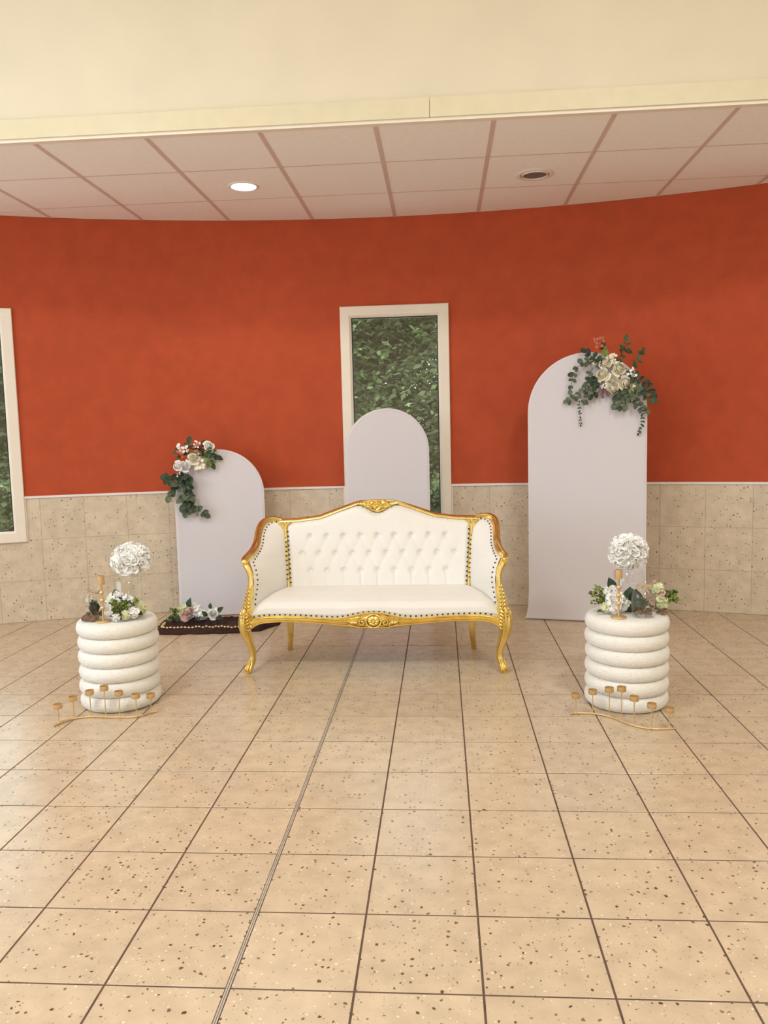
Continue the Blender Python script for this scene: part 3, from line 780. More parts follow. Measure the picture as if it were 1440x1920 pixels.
# ------------------------------------------------------------------ arched fabric panels
def arch_outline(w_, h, flare=0.0, n=40):
    r = w_/2; pts = []
    pts.append((-r-flare, 0.004)); pts.append((-r-flare*0.55, 0.03)); pts.append((-r-flare*.2, 0.09)); pts.append((-r, 0.2))
    for k in range(1, 5): pts.append((-r, 0.2+(h-r-0.2)*k/5))
    for k in range(n+1):
        a = PI-PI*k/n; pts.append((r*math.cos(a), h-r+r*math.sin(a)))
    for k in range(4, 0, -1): pts.append((r, 0.2+(h-r-0.2)*k/5))
    pts += [(r, 0.2), (r+flare*.2, 0.09), (r+flare*.55, 0.03), (r+flare, 0.004)]
    return pts
def arch_panel(label, loc, rz, w_, h, flare):
    root = thing('arch_panel', label, 'backdrop panel', loc, rz, 'white arched backdrop panels')
    out = arch_outline(w_, h, flare); n = len(out); b = MB(); cz = h*0.5
    T = 0.020
    prof = [(0.012, T), (0.003, T*.85), (0, T*.4), (0, -T*.4), (0.003, -T*.85), (0.014, -T), (0.05, -T*0.93)]
    cen = [(x*0.0, min(max(z, w_/2), h-w_/2)) for x, z in out]
    vs = []
    for ins, y in prof:
        for (x, z), (cx_, cz_) in zip(out, cen):
            d = Vector((cx_-x, cz_-z)); L = max(d.length, 1e-4); d = d/L
            vs.append((x+d.x*ins, y, max(z+d.y*ins, 0.004 if ins < .02 else z)))
    fs = []
    for l in range(len(prof)-1):
        for k in range(n):
            k2 = (k+1) % n; fs.append((l*n+k, l*n+k2, (l+1)*n+k2, (l+1)*n+k))
    fs.append(tuple(range(n))); last = (len(prof)-1)*n
    fs.append(tuple(last+k for k in range(n))[::-1])
    b.add(vs, fs); b.build('fabric_cover', MT['panel'], root, False)
    b = MB(); b.tube([(x*0.998, -T*.72, max(z*0.999, .006)) for x, z in out], .0034, 6); b.build('seam_piping', MT['piping'], root)
    return root
PL = ((-1.605, 5.660, 0), math.radians(9.8), 0.635, 1.215)
PM = ((-0.388, 5.745, 0), math.radians(0.6), 0.600, 1.480)
PR = ((0.965, 5.400, 0), math.radians(-12.5), 0.760, 1.800)
arch_panel('low white arched fabric panel behind the left end of the sofa', *PL, 0.010)
arch_panel('white arched fabric panel in front of the middle window', *PM, 0.006)
arch_panel('tallest white arched fabric panel on the right', *PR, 0.030)

# ------------------------------------------------------------------ flowers: shared meshes
def petal_grid(b, fn, nu=4, nv=4): b.grid(fn, nu, nv)
def rose_mesh(name, seed, n, openness, material):
    """unit rose: a closed spiral bud wrapped by cupped petals that open outwards"""
    rnd = random.Random(seed); b = MB()
    for i in range(n):
        f = i/(n-1); phi = i*2.399+rnd.uniform(-.25, .25)
        rm = 0.16+0.52*f**0.9                       # belly radius
        rt = (0.03+0.55*f**1.2)+0.42*openness*f**3  # rim radius
        h = 0.98-0.42*f**1.4; zb = -0.30*f
        wa = 1.15-0.35*f; ph = rnd.uniform(0, 6)
        def fn(u, v):
            s = u*2-1; wd = math.sin(PI*(0.16+0.70*v))**0.5
            ang = phi+s*wa*wd
            belly = math.sin(PI*min(v*0.62, .5))
            rho = rm*belly*(1-v**2)+rt*v**2+0.03*math.sin(3*s+ph)*v+0.05*s*f
            rim = openness*f**3*0.26*v**5
            z = zb+h*(v**0.9)*(1-0.13*s*s)-rim+0.025*math.sin(5*s+ph)*v
            return (rho*math.cos(ang), rho*math.sin(ang), z-0.28)
        b.grid(fn, 5, 5)
    b.sphere((0, 0, -0.02), 0.34, 8, 6, (.8, .8, 1.5))
    return b.mesh(name, material)
def floret(b, c, nrm, r, np_, rnd, cup=0.35, spin=None):
    q = Vector(nrm).normalized().to_track_quat('Z', 'Y').to_matrix(); sp_ = rnd.uniform(0, 6.28)
    for k in range(np_):
        a = sp_+2*PI*k/np_; j = rnd.uniform(-.12, .12)
        def fn(u, v):
            s = u*2-1; wd = math.sin(PI*(0.10+0.72*v))**0.7*0.62
            x = v*r*(1+.1*j); y = s*wd*r; z = cup*r*v*v*(1+j)+0.12*r*math.sin(5*s+9*j)*v
            p = Vector((x*math.cos(a)-y*math.sin(a), x*math.sin(a)+y*math.cos(a), z))
            return Vector(c)+q @ p
        b.grid(fn, 2, 3)
def head_mesh(name, seed, n, material, fr=0.42, np_=4, core=True, jit=0.10):
    """hydrangea-like head of unit radius"""
    rnd = random.Random(seed); b = MB()
    for i in range(n):
        z = 1-2*(i+.5)/n; ph = i*2.399; r = math.sqrt(1-z*z)
        d = Vector((r*math.cos(ph), r*math.sin(ph), z))
        d2 = (d+Vector((rnd.uniform(-.35, .35), rnd.uniform(-.35, .35), rnd.uniform(-.35, .35)))).normalized()
        floret(b, d*(0.80+rnd.uniform(-jit, jit)), d2, fr*rnd.uniform(.85, 1.15), np_, rnd)
    if core: b.sphere((0, 0, 0), 0.80, 16, 10)
    return b.mesh(name, material)
def leaf_mesh(name, material, wd, pointy, fold=0.12):
    b = MB()
    def fn(u, v):
        s = u*2-1; w_ = math.sin(PI*min(1, (0.04+0.96*v)))**(0.62 if not pointy else 0.9)*(1 if not pointy else (1.15-.45*v))
        return (s*w_*wd, v, fold*abs(s)*w_*1.2+0.10*math.sin(PI*v)-0.06*v*v)
    b.grid(fn, 4, 6)
    return b.mesh(name, material)
ROSE = rose_mesh('rose', 1, 22, 1.0, MT['petalcream'])
ROSE2 = rose_mesh('rose', 2, 26, 0.75, MT['petalcream'])
ROSEW = rose_mesh('rose', 3, 24, 0.9, MT['petal'])
ROSEP = rose_mesh('rose', 5, 20, 0.9, MT['petalpink'])
BUD = rose_mesh('rose_bud', 4, 10, 0.15, MT['petalcream'])
HEADW = head_mesh('hydrangea', 11, 46, MT['petal'], 0.46)
HEADP = head_mesh('hydrangea', 12, 34, MT['petalpink'], 0.5)
HEADG = head_mesh('hydrangea', 13, 34, MT['petalgreen'], 0.5)
EUCA = leaf_mesh('leaf', MT['euca'], 0.38, False)
EUCA2 = leaf_mesh('leaf', MT['darkleaf'], 0.36, False)
ALEAF = leaf_mesh('leaf', MT['euca'], 0.10, True)
RLEAF = leaf_mesh('leaf', MT['leaf'], 0.34, True)
DLEAF = leaf_mesh('leaf', MT['darkleaf'], 0.36, True)
OLEAF = leaf_mesh('leaf', MT['lime'], 0.40, True)
def face(o, nrm, spin=0.0):
    """turn an object so that its +Z looks along nrm"""
    q = Vector(nrm).normalized().to_track_quat('Z', 'Y'); o.rotation_euler = (q.to_matrix() @ Matrix.Rotation(spin, 3, 'Z')).to_euler()
def put_leaf(me, root, p, direction, nrm, size, name='leaf'):
    d = Vector(direction).normalized(); n = Vector(nrm); n = (n-d*n.dot(d)).normalized(); x = d.cross(n)
    M = Matrix((x, d, n)).transposed()
    o = link(name, me, root, p); o.rotation_euler = M.to_euler(); o.scale = (size,)*3
    return o

# garland in panel coordinates (x across, z up, -y out of the panel)
def garland(label, panel, stems, roses, extras, seed):
    loc, rz = panel[0], panel[1]
    root = thing('flower_garland', label, 'flower garland', loc, rz, 'flower garlands on the arch panels')
    rnd = random.Random(seed)
    for pts, kind, size, dens, r in stems:
        P = catmull([(x, -0.036-dy, z) for x, z, dy in pts], 6)
        b = MB(); b.tube(P, [r*(1-.6*k/len(P)) for k in range(len(P))], 5); b.build('stem', MT['stem'], root)
        if not kind: continue
        L = spaced(P, dens); side = 1
        for i, p in enumerate(L[1:] if len(L) > 1 else L):
            t = (Vector(P[-1])-Vector(P[0])).normalized()
            k = min(range(len(P)), key=lambda q: (P[q]-p).length); k = min(max(k, 1), len(P)-2); t = (P[k+1]-P[k-1]).normalized()
            for rep in range(2):
                side = -side
                out = Vector((-t.z, 0, t.x))*side
                d = (t*rnd.uniform(.0, 1.0)+out*rnd.uniform(.4, 1.0)+Vector((0, rnd.uniform(-.9, .1), -.15)))
                n = Vector((rnd.uniform(-.9, .9), -1, rnd.uniform(-.4, 1.0)))
                me = {'e': EUCA, 'd': EUCA2, 'r': RLEAF, 'm': rnd.choice([EUCA, EUCA, EUCA2]), 'g': rnd.choice([RLEAF, DLEAF, OLEAF])}[kind]
                put_leaf(me, root, p+Vector((0, rnd.uniform(-.012, .004), 0)), d, n, size*rnd.uniform(.65, 1.15))
        put_leaf({'e': EUCA, 'd': EUCA2, 'r': RLEAF, 'm': EUCA, 'g': RLEAF}[kind], root, P[-1], t+Vector((0, -.2, 0)), Vector((0, -1, .2)), size)
    for x, z, r, me, dx, dz in roses:
        o = link('rose', me, root, (x, -0.062-r*.5, z), scale=r*1.12); face(o, (dx, -1, dz), rnd.uniform(0, 6))
    for kind, x, z, r in extras:
        b = MB()
        if kind == 'blossom':
            for k in range(14):
                c = (x+rnd.uniform(-r, r), -.060-rnd.uniform(0, .03), z+rnd.uniform(-r, r))
                floret(b, c, (rnd.uniform(-.5, .5), -1, rnd.uniform(-.3, .7)), r*.30, 5, rnd)
            b.build('small_blossoms', MT['petal'], root, kind='stuff')
        elif kind == 'coral':
            for k in range(11):
                c = Vector((x+rnd.uniform(-r, r), -.055-rnd.uniform(0, .03), z+rnd.uniform(-r, r)))
                floret(b, c, (rnd.uniform(-.6, .6), -1, rnd.uniform(-.2, .8)), r*.28, 4, rnd)
            b.build('coral_blossoms', MT['peach'], root, kind='stuff')
        elif kind == 'mauve':
            for k in range(16):
                p = Vector((x+rnd.uniform(-r*.5, r*.5), -.050-rnd.uniform(0, .025), z+r)); q = p+Vector((rnd.uniform(-r, r), -.01, -r*rnd.uniform(.8, 2.0)))
                b.tube([p, q], [.0015, .0028], 4)
                b.sphere(q, .0045, 6, 4)
            b.build('mauve_sprig', MT['mauve'], root, kind='stuff')
        elif kind == 'leaf':
            put_leaf(OLEAF, root, (x, -.075, z), (.15, -.25, 1), (.1, -1, .2), r)
        elif kind == 'pale':
            for k in range(22):
                floret(b, (x+rnd.uniform(-r, r), -.060-rnd.uniform(0, .03), z+rnd.uniform(-r, r)), (rnd.uniform(-.5, .5), -1, rnd.uniform(-.3, .7)), r*.32, 4, rnd)
            b.build('pale_blossoms', MT['petalcream'], root, kind='stuff')
    return root
def R_(px, py): return ((px-1100)*.00349+.006, 1.80-(py-661)*.00357)
def L_(px, py): return ((px-411.5)*.00377, 1.213-(py-845)*.0039)
def ST(fn, pts, kind, size, dens, r=.0028): return ([fn(x, y)+(dy,) for x, y, dy in pts], kind, size, dens, r)
stemsR = [
    ST(R_, [(1135, 695, .01), (1110, 680, .02), (1088, 684, .03), (1074, 702, .02), (1070, 728, .02)], 'e', .040, .042),
    ST(R_, [(1125, 705, .01), (1106, 715, .02), (1094, 730, .03), (1080, 742, .02), (1066, 748, .01)], 'e', .040, .036),
    ST(R_, [(1125, 710, .01), (1112, 722, .02), (1104, 735, .03), (1098, 748, .02)], 'e', .038, .034),
    ST(R_, [(1135, 690, .01), (1112, 672, .03), (1098, 662, .02)], 'd', .046, .034),
    ST(R_, [(1140, 690, .01), (1132, 668, .03), (1130, 654, .03)], 'g', .050, .040),
    ST(R_, [(1150, 690, .01), (1160, 670, .02), (1170, 656, .01), (1170, 645, .0)], 'r', .048, .040),
    ST(R_, [(1160, 705, .01), (1182, 692, .02), (1194, 678, .01), (1198, 668, .0)], 'r', .042, .048),
    ST(R_, [(1165, 710, .01), (1190, 712, .03), (1206, 724, .03), (1216, 738, .02)], 'd', .048, .034),
    ST(R_, [(1165, 715, .01), (1184, 730, .03), (1200, 742, .04), (1214, 750, .03)], 'm', .046, .034),
    ST(R_, [(1160, 722, .01), (1176, 742, .03), (1188, 756, .03), (1202, 768, .02)], 'e', .046, .034),
    ST(R_, [(1150, 722, .01), (1154, 740, .02), (1150, 756, .02)], 'm', .046, .034),
    ST(R_, [(1155, 725, .01), (1166, 745, .03), (1170, 758, .03), (1160, 762, .02)], 'e', .048, .034),
    ST(R_, [(1110, 690, .0), (1104, 702, .02), (1100, 715, .03)], 'm', .044, .034),
    ST(R_, [(1120, 700, .01), (1113, 712, .03), (1115, 728, .03), (1110, 738, .02)], 'd', .044, .034),
    ST(R_, [(1098, 748, .01), (1086, 752, .02), (1087, 770, .01), (1088, 792, .0)], 'r', .018, .020, .0016),
    ST(R_, [(1194, 765, .01), (1200, 782, .02), (1198, 796, .02), (1193, 810, .0)], 'r', .022, .022, .0016),
]
rosesR = [R_(1158, 693)+(.054, ROSE2, .2, .3), R_(1127, 703)+(.050, ROSE, -.4, .2), R_(1147, 716)+(.052, ROSE, .0, -.1), R_(1132, 682)+(.046, ROSE2, -.2, .5),
          R_(1169, 719)+(.050, ROSE2, .5, .0), R_(1147, 729)+(.046, ROSE, -.1, -.5), R_(1112, 683)+(.030, BUD, -.5, .3), R_(1184, 726)+(.032, BUD, .6, -.1)]
garland('eucalyptus garland with white peonies on the tall arch panel', PR, stemsR, rosesR,
        [('coral',)+R_(1122, 645)+(.032,), ('coral',)+R_(1126, 650)+(.022,), ('leaf',)+R_(1131, 671)+(.062,), ('leaf',)+R_(1150, 706)+(.040,), ('leaf',)+R_(1178, 740)+(.044,), ('pale',)+R_(1144, 675)+(.030,), ('blossom',)+R_(1180, 700)+(.030,), ('mauve',)+R_(1128, 736)+(.032,), ('blossom',)+R_(1131, 724)+(.018,)], 21)
stemsL = [
    ST(L_, [(352, 878, .01), (338, 892, .03), (324, 896, .03), (316, 894, .01)], 'd', .058, .038),
    ST(L_, [(350, 880, .01), (342, 900, .03), (330, 912, .03), (322, 925, .02)], 'm', .064, .036),
    ST(L_, [(352, 880, .01), (350, 902, .03), (348, 922, .04), (345, 942, .03)], 'm', .068, .036),
    ST(L_, [(348, 905, .02), (356, 922, .04), (358, 940, .03), (352, 954, .02)], 'm', .062, .034),
    ST(L_, [(350, 925, .02), (362, 940, .04), (370, 952, .03), (382, 961, .02)], 'e', .054, .036),
    ST(L_, [(355, 885, .01), (356, 890, .02), (358, 895, .03)], 'd', .060, .040),
    ST(L_, [(370, 862, .01), (378, 848, .02), (384, 838, .01)], 'g', .058, .040),
    ST(L_, [(375, 860, .01), (392, 848, .03), (404, 850, .02), (409, 856, .01)], 'r', .056, .044),
    ST(L_, [(385, 850, .02), (396, 858, .03), (401, 868, .02)], 'g', .054, .040),
    ST(L_, [(360, 860, .01), (358, 844, .02), (360, 832, .01)], 'd', .056, .044),
    ST(L_, [(350, 862, .01), (340, 852, .02), (338, 846, .01)], 'r', .040, .040),
]
rosesL = [L_(351.5, 872)+(.050, ROSEW, -.1, .1), L_(369, 858)+(.050, ROSE, .1, .3), L_(337, 872)+(.042, ROSEW, -.6, .1), L_(398, 836)+(.042, ROSEW, .3, .4)]
garland('eucalyptus garland with white roses on the low arch panel', PL, stemsL, rosesL,
        [('coral',)+L_(346, 848)+(.034,), ('blossom',)+L_(349, 842)+(.036,), ('pale',)+L_(379, 869)+(.036,), ('coral',)+L_(374, 838)+(.030,), ('blossom',)+L_(376, 833)+(.022,), ('blossom',)+L_(337, 888)+(.020,)], 22)

# ------------------------------------------------------------------ poufs
PT = 0.432; RING = PT/6
ring_prof = []
for k in range(13):
    a = -PI/2+PI*k/12; ring_prof.append((0.158+0.036*math.cos(a)**0.8 if 0 < k < 12 else 0.158, RING/2*1.03*math.sin(a)))
b = MB(); b.lathe([(0.02, -RING/2*1.0)]+ring_prof+[(0.02, RING/2*1.0)], 56); RINGM = b.mesh('cushion_ring', MT['boucle'])
tp = [(0.158+0.036*math.cos(-PI/2+PI*k/12)**0.8 if 0 < k < 12 else 0.158, RING/2*1.03*math.sin(-PI/2+PI*k/12)) for k in range(13)]
b = MB(); b.lathe([(0.02, -RING/2)]+tp[:11]+[(0.155, RING/2*1.0), (0.10, RING/2*1.0), (0.0, RING/2)], 56); TOPM = b.mesh('cushion_ring', MT['boucle'])
POUF = {-1: (-1.620, 3.785), 1: (0.866, 3.785)}
PLAB = {-1: 'white boucle ring pouf left of the sofa', 1: 'white boucle ring pouf right of the sofa'}
for sg in (-1, 1):
    p = thing('pouf', PLAB[sg], 'pouf', POUF[sg]+(0,), 0, 'stacked ring poufs beside the sofa')
    for k in range(6):
        link('cushion_ring', TOPM if k == 5 else RINGM, p, (random.uniform(-.002, .002), random.uniform(-.002, .002), RING*(k+.5)+0.0015), (0, 0, k*1.3))

# ------------------------------------------------------------------ gold candle holders on the floor
HOLD = {-1: ([(-1.792, 3.467, .088), (-1.749, 3.530, .103), (-1.678, 3.556, .124), (-1.604, 3.552, .146), (-1.534, 3.550, .122), (-1.456, 3.558, .106), (-1.405, 3.612, .089)], (-1.800, 3.430), (-1.385, 3.630)),
        1: ([(.599, 3.612, .089), (.675, 3.608, .108), (.742, 3.570, .131), (.784, 3.513, .153), (.826, 3.458, .129), (.892, 3.421, .109), (.968, 3.422, .089)], (.572, 3.600), (.992, 3.426))}
HL = {-1: 'wavy gold candle holder with seven cups by the left pouf', 1: 'wavy gold candle holder with seven cups by the right pouf'}
b = MB(); b.lathe([(0.0, -.0105), (.0190, -.0105), (.0200, -.0095), (.0200, .0105), (.0186, .0105), (.0184, -.006), (0.0, -.006)], 32); CUP = b.mesh('cup', MT['goldpin'])
for sg in (-1, 1):
    st, e0, e1 = HOLD[sg]; c = Vector((st[3][0], st[3][1], 0))
    root = thing('candle_holder', HL[sg], 'candle holder', c, 0, 'wavy gold candle holders on the floor')
    P = catmull([(e0[0]-c.x, e0[1]-c.y, .0052)]+[(x-c.x, y-c.y, .0052) for x, y, z in st]+[(e1[0]-c.x, e1[1]-c.y, .0052)], 8)
    b = MB(); b.tube(P, .0048, 10); b.build('base_rod', MT['goldpin'], root)
    for x, y, z in st:
        b = MB(); b.tube([(0, 0, .006), (0, 0, z-.009)], .0024, 8, hint=Vector((1, 0, 0)))
        b.sphere((0, 0, .009), .0052, 8, 5)
        s_ = b.build('stem', MT['goldpin'], root, loc=(x-c.x, y-c.y, 0))
        link('cup', CUP, s_, (0, 0, z))

# ------------------------------------------------------------------ things on the poufs
TOP = PT+0.0022
def candlestick(label, x, y):
    root = thing('candlestick', label, 'candlestick', (x, y, TOP), 0, 'gold candlesticks on the poufs')
    b = MB(); b.lathe([(0, 0), (.035, 0), (.036, .002), (.036, .006), (.034, .008), (.007, .009), (0, .009)], 32); b.build('base', MT['goldpin'], root)
    b = MB(); b.lathe([(.005, .008), (.005, .185), (.0065, .188)], 14); b.build('stem', MT['goldpin'], root)
    for z in (.068, .106, .143):
        b = MB(); b.sphere((0, 0, z), .0115, 14, 9); b.build('ball', MT['goldpin'], root)
    b = MB(); b.lathe([(0, .184), (.0158, .184), (.0166, .186), (.0166, .226), (.0152, .226), (.0148, .190), (0, .190)], 24); b.build('cup', MT['goldpin'], root)
candlestick('gold candlestick with three balls on the left pouf', -1.645, 3.680)
candlestick('gold candlestick with three balls on the right pouf', 0.806, 3.685)
def vase(label, x, y, r, h):
    root = thing('glass_vase', label, 'vase', (x, y, TOP), 0, 'clear glass vases on the poufs')
    b = MB(); b.lathe([(0, .002), (r*.96, .002), (r, .008), (r, h-.002), (r-.0018, h), (r-.003, h-.002)], 40, cap=False); b.build('vase_glass', MT['glass'], root)
    return root
vase('clear cylinder glass vase under the left flower ball', -1.590, 3.868, .070, .175)
vase('clear cylinder glass vase under the right flower ball', 0.895, 3.868, .072, .190)
def flower_ball(label, c, r, seed, n):
    root = thing('flower_ball', label, 'flower ball', c, 0, 'white flower balls on glass vases')
    rnd = random.Random(seed); b = MB()
    for i in range(n):
        z = 1-2*(i+.5)/n; ph = i*2.399; q = math.sqrt(1-z*z)
        d = Vector((q*math.cos(ph), q*math.sin(ph), z))
        d2 = (d+Vector([rnd.uniform(-.4, .4) for _ in range(3)])).normalized()
        p = Vector((d.x*r[0], d.y*r[0], d.z*r[1]))*(.80+rnd.uniform(-.05, .05))
        floret(b, p, d2, .0225*rnd.uniform(.8, 1.2), 5, rnd, cup=0.45)
    b.build('petals', MT['petal'], root, kind='stuff')
    b = MB(); b.sphere((0, 0, 0), r[0]*.86, 20, 12, (1, 1, r[1]/r[0])); b.build('core', MT['petal'], root)
    return root
flower_ball('ruffled white flower ball above the left pouf', (-1.568, 3.868, .706), (.098, .084), 31, 420)
flower_ball('ruffled white flower ball above the right pouf', (0.890, 3.868, .714), (.092, .084), 32, 420)
def sprig(root, p0, direction, n, size, seed, me=None, spread=.03):
    """small-leaved greenery: little stem set with leaves"""
    rnd = random.Random(seed); d = Vector(direction); b = MB()
    P = [Vector(p0)+d*(k/6)+Vector((0, 0, .01*math.sin(k/6*PI))) for k in range(7)]
    b.tube(P, .0016, 5); b.build('stem', MT['stem'], root)
    n *= 3; size *= .62
    for i in range(n):
        t = .1+.9*i/(n-1); p = Vector(p0)+d*t+Vector((0, 0, .01*math.sin(t*PI)))
        v = Vector((rnd.uniform(-1, 1), rnd.uniform(-1, .4), rnd.uniform(-.4, 1)))
        put_leaf(rnd.choice([OLEAF, RLEAF, OLEAF]) if me is None else me, root, p+v*spread*.45, v+d.normalized()*.6, Vector((rnd.uniform(-.4, .4), -1, .7)), size*rnd.uniform(.8, 1.25))
def jar(label, x, y, r, h, seed, plant, leafm):
    root = thing('terrarium_jar', label, 'jar', (x, y, TOP), 0, 'terrarium jars on the poufs')
    b = MB(); b.lathe([(0, .001), (r*.9, .001), (r, .008), (r, h*.60), (r*.92, h*.74), (r*.66, h*.86), (r*.62, h*.90), (r*.78, h*.985), (r*.80, h), (r*.76, h)], 40, cap=False)
    b.build('jar_glass', MT['glass'], root)
    rnd = random.Random(seed); b = MB()
    for k in range(46):
        a = rnd.uniform(0, 6.28); q = r*.82*math.sqrt(rnd.random()); z = .014+rnd.uniform(0, h*.14)
        M = Euler((rnd.uniform(0, 3), rnd.uniform(0, 3), rnd.uniform(0, 3))).to_matrix()
        b.sphere((q*math.cos(a)*.9, q*math.sin(a)*.9, z), .0085, 6, 4, (1.2, .6, .35), M)
    b.build('wood_chips', MT['bark'], root, kind='stuff')
    for k in range(plant):
        a = k*2.399; t = .25+.75*k/plant; d = Vector((math.cos(a)*t*.75, math.sin(a)*t*.75, 1.3-t*.6))
        put_leaf(leafm, root, (0, 0, .024), d, Vector((-math.cos(a), -math.sin(a), .5)), h*.50*(1.12-.42*t)*rnd.uniform(.85, 1.0))
    b = MB(); b.tube([((r*.64)*math.cos(2*PI*k/24), (r*.64)*math.sin(2*PI*k/24), h*.885+.003*math.sin(k*1.3)) for k in range(24)], .0032, 6, True)
    b.tube([((r*.65)*math.cos(2*PI*k/24), (r*.65)*math.sin(2*PI*k/24), h*.915+.002*math.sin(k*1.7)) for k in range(24)], .003, 6, True)
    for d in (-1, 1): b.tube(catmull([(0, -r*.65, h*.9), (d*.016, -r*.75, h*.97), (d*.026, -r*.75, h*.9), (d*.006, -r*.68, h*.88), (d*.016, -r*.85, h*.74)], 4), .0022, 5)
    b.build('twine', MT['twine'], root)
    return root
jar('small glass jar with succulent and twine on the left pouf', -1.716, 3.742, .049, .150, 41, 18, DLEAF)
jar('glass jar with air plant, bark chips and twine on right pouf', 0.922, 3.706, .052, .158, 42, 34, ALEAF)
def driftwood(label, x, y, rz, pieces, seed):
    root = thing('driftwood', label, 'driftwood', (x, y, TOP), rz, 'driftwood pieces on the poufs'); rnd = random.Random(seed)
    b = MB()
    for (a, c, r) in pieces:
        pts = [Vector(a).lerp(Vector(c), k/5)+Vector((rnd.uniform(-.004, .004), rnd.uniform(-.004, .004), rnd.uniform(0, .005))) for k in range(6)]
        pts = [Vector((p.x, p.y, max(p.z, r*1.0))) for p in pts]
        b.tube(pts, [r*.6]+[r*rnd.uniform(.8, 1.1) for _ in range(4)]+[r*.5], 8)
    b.build('branch', MT['bark'], root)
driftwood('knobbly brown driftwood in front of the left jar', -1.706, 3.672, 0, [((-.042, .006, .010), (.030, -.004, .010), .011), ((-.030, -.006, .016), (.012, .010, .026), .009), ((.004, .0, .010), (.034, .012, .022), .010), ((-.044, .0, .012), (-.030, .016, .030), .006)], 51)
driftwood('pale brown driftwood beside the right jar', 1.010, 3.750, -.3, [((-.020, .0, .008), (.034, -.024, .008), .006), ((-.016, .008, .020), (.036, -.018, .012), .006), ((-.010, .014, .008), (.030, .004, .022), .005)], 52)

# flower sprays lying on the poufs (local origin on the pouf top)
def spray(label, x, y, z, heads, sprigs, leaves, seed, group, blooms=()):
    root = thing('flower_spray', label, 'flower spray', (x, y, z), 0, group); rnd = random.Random(seed)
    for me, px, py, pz, r in heads:
        o = link('hydrangea', me, root, (px, py, pz), (rnd.uniform(0, 6), rnd.uniform(0, 6), rnd.uniform(0, 6)), r)
    for px, py, pz, r, me, d in blooms:
        o = link('rose', me, root, (px, py, pz), scale=r); face(o, d, rnd.uniform(0, 6))
    for i, (p0, d, n, size) in enumerate(sprigs): sprig(root, p0, d, n, size, seed+i)
    for me, p, d, n, s_ in leaves: put_leaf(me, root, p, d, n, s_)
    return root
G = 'flower sprays on the poufs'
spray('white hydrangea spray with lime sprigs on the left pouf', -1.560, 3.715, TOP,
      [(HEADW, -.045, .030, .078, .044), (HEADW, .020, .018, .088, .030), (HEADG, .062, .050, .046, .034), (HEADW, .055, -.005, .040, .028), (HEADW, -.012, -.050, .026, .018), (HEADG, .026, -.030, .032, .022), (HEADP, .034, .052, .084, .018), (HEADW, -.030, .026, .122, .020), (HEADP, -.062, .030, .112, .016)],
      [((-.005, -.010, .020), (-.020, -.020, .080), 16, .026), ((.005, -.012, .020), (.030, -.020, .070), 16, .026), ((-.01, -.02, .015), (-.005, -.035, .045), 12, .026), ((.02, .0, .03), (.05, .0, .06), 10, .024)],
      [(DLEAF, (-.02, -.03, .008), (-.3, -.8, .5), (-.2, -.6, 1), .055), (DLEAF, (.0, -.03, .008), (.3, -.6, .6), (0, -.6, 1), .055), (EUCA2, (.0, .018, .05), (-.4, -.1, 1), (0, -1, .3), .07), (DLEAF, (.06, .02, .02), (.7, -.5, .1), (0, -.3, 1), .05), (EUCA, (-.03, .025, .10), (-.3, 0, 1), (0, -1, .2), .05)], 61, G)
spray('white hydrangea spray with lime sprigs on the right pouf', 0.815, 3.770, TOP,
      [(HEADW, -.008, -.005, .062, .046), (HEADW, .025, .005, .048, .034), (HEADW, -.034, .015, .104, .026), (HEADW, -.016, .010, .116, .020), (HEADG, -.045, -.005, .036, .026), (HEADW, -.020, -.035, .030, .020), (HEADG, -.052, .03, .085, .016)],
      [((-.03, .01, .045), (-.085, .0, .045), 16, .024), ((-.03, .01, .045), (-.075, -.01, .0), 14, .024), ((-.03, .02, .07), (-.06, .0, .04), 12, .024)],
      [(DLEAF, (-.012, .018, .11), (-.35, .0, 1), (0, -1, .1), .065), (RLEAF, (-.06, -.01, .006), (-.7, -.4, .2), (0, -.3, 1), .045)], 62, G)
lf = thing('leaf_sprig', 'broad dark green leaves standing between flowers and jar on right pouf', 'leaf sprig', (0.866, 3.784, TOP))
put_leaf(EUCA2, lf, (.004, 0, .004), (.10, -.02, 1), (0, -1, .06), .122); put_leaf(EUCA2, lf, (.022, .006, .004), (.22, 0, .97), (.1, -1, .1), .112); put_leaf(DLEAF, lf, (.004, .004, .003), (-.25, 0, .9), (0, -1, .1), .07)
spray('pink and green hydrangea spray at right edge of right pouf', 1.018, 3.835, TOP,
      [(HEADG, -.002, -.010, .108, .028), (HEADP, .010, -.005, .078, .026), (HEADG, .014, -.010, .046, .034), (HEADP, -.010, .0, .130, .013), (HEADP, -.022, -.005, .040, .024)],
      [((.03, -.005, .05), (.050, -.005, .030), 14, .024), ((.03, -.005, .04), (.060, -.010, .005), 14, .024), ((.02, -.005, .06), (.055, .0, .015), 10, .022)],
      [(DLEAF, (-.01, -.02, .008), (-.6, -.4, .4), (0, -.5, 1), .05), (DLEAF, (.02, .0, .07), (.8, .0, .5), (0, -1, .5), .045)], 63, G)

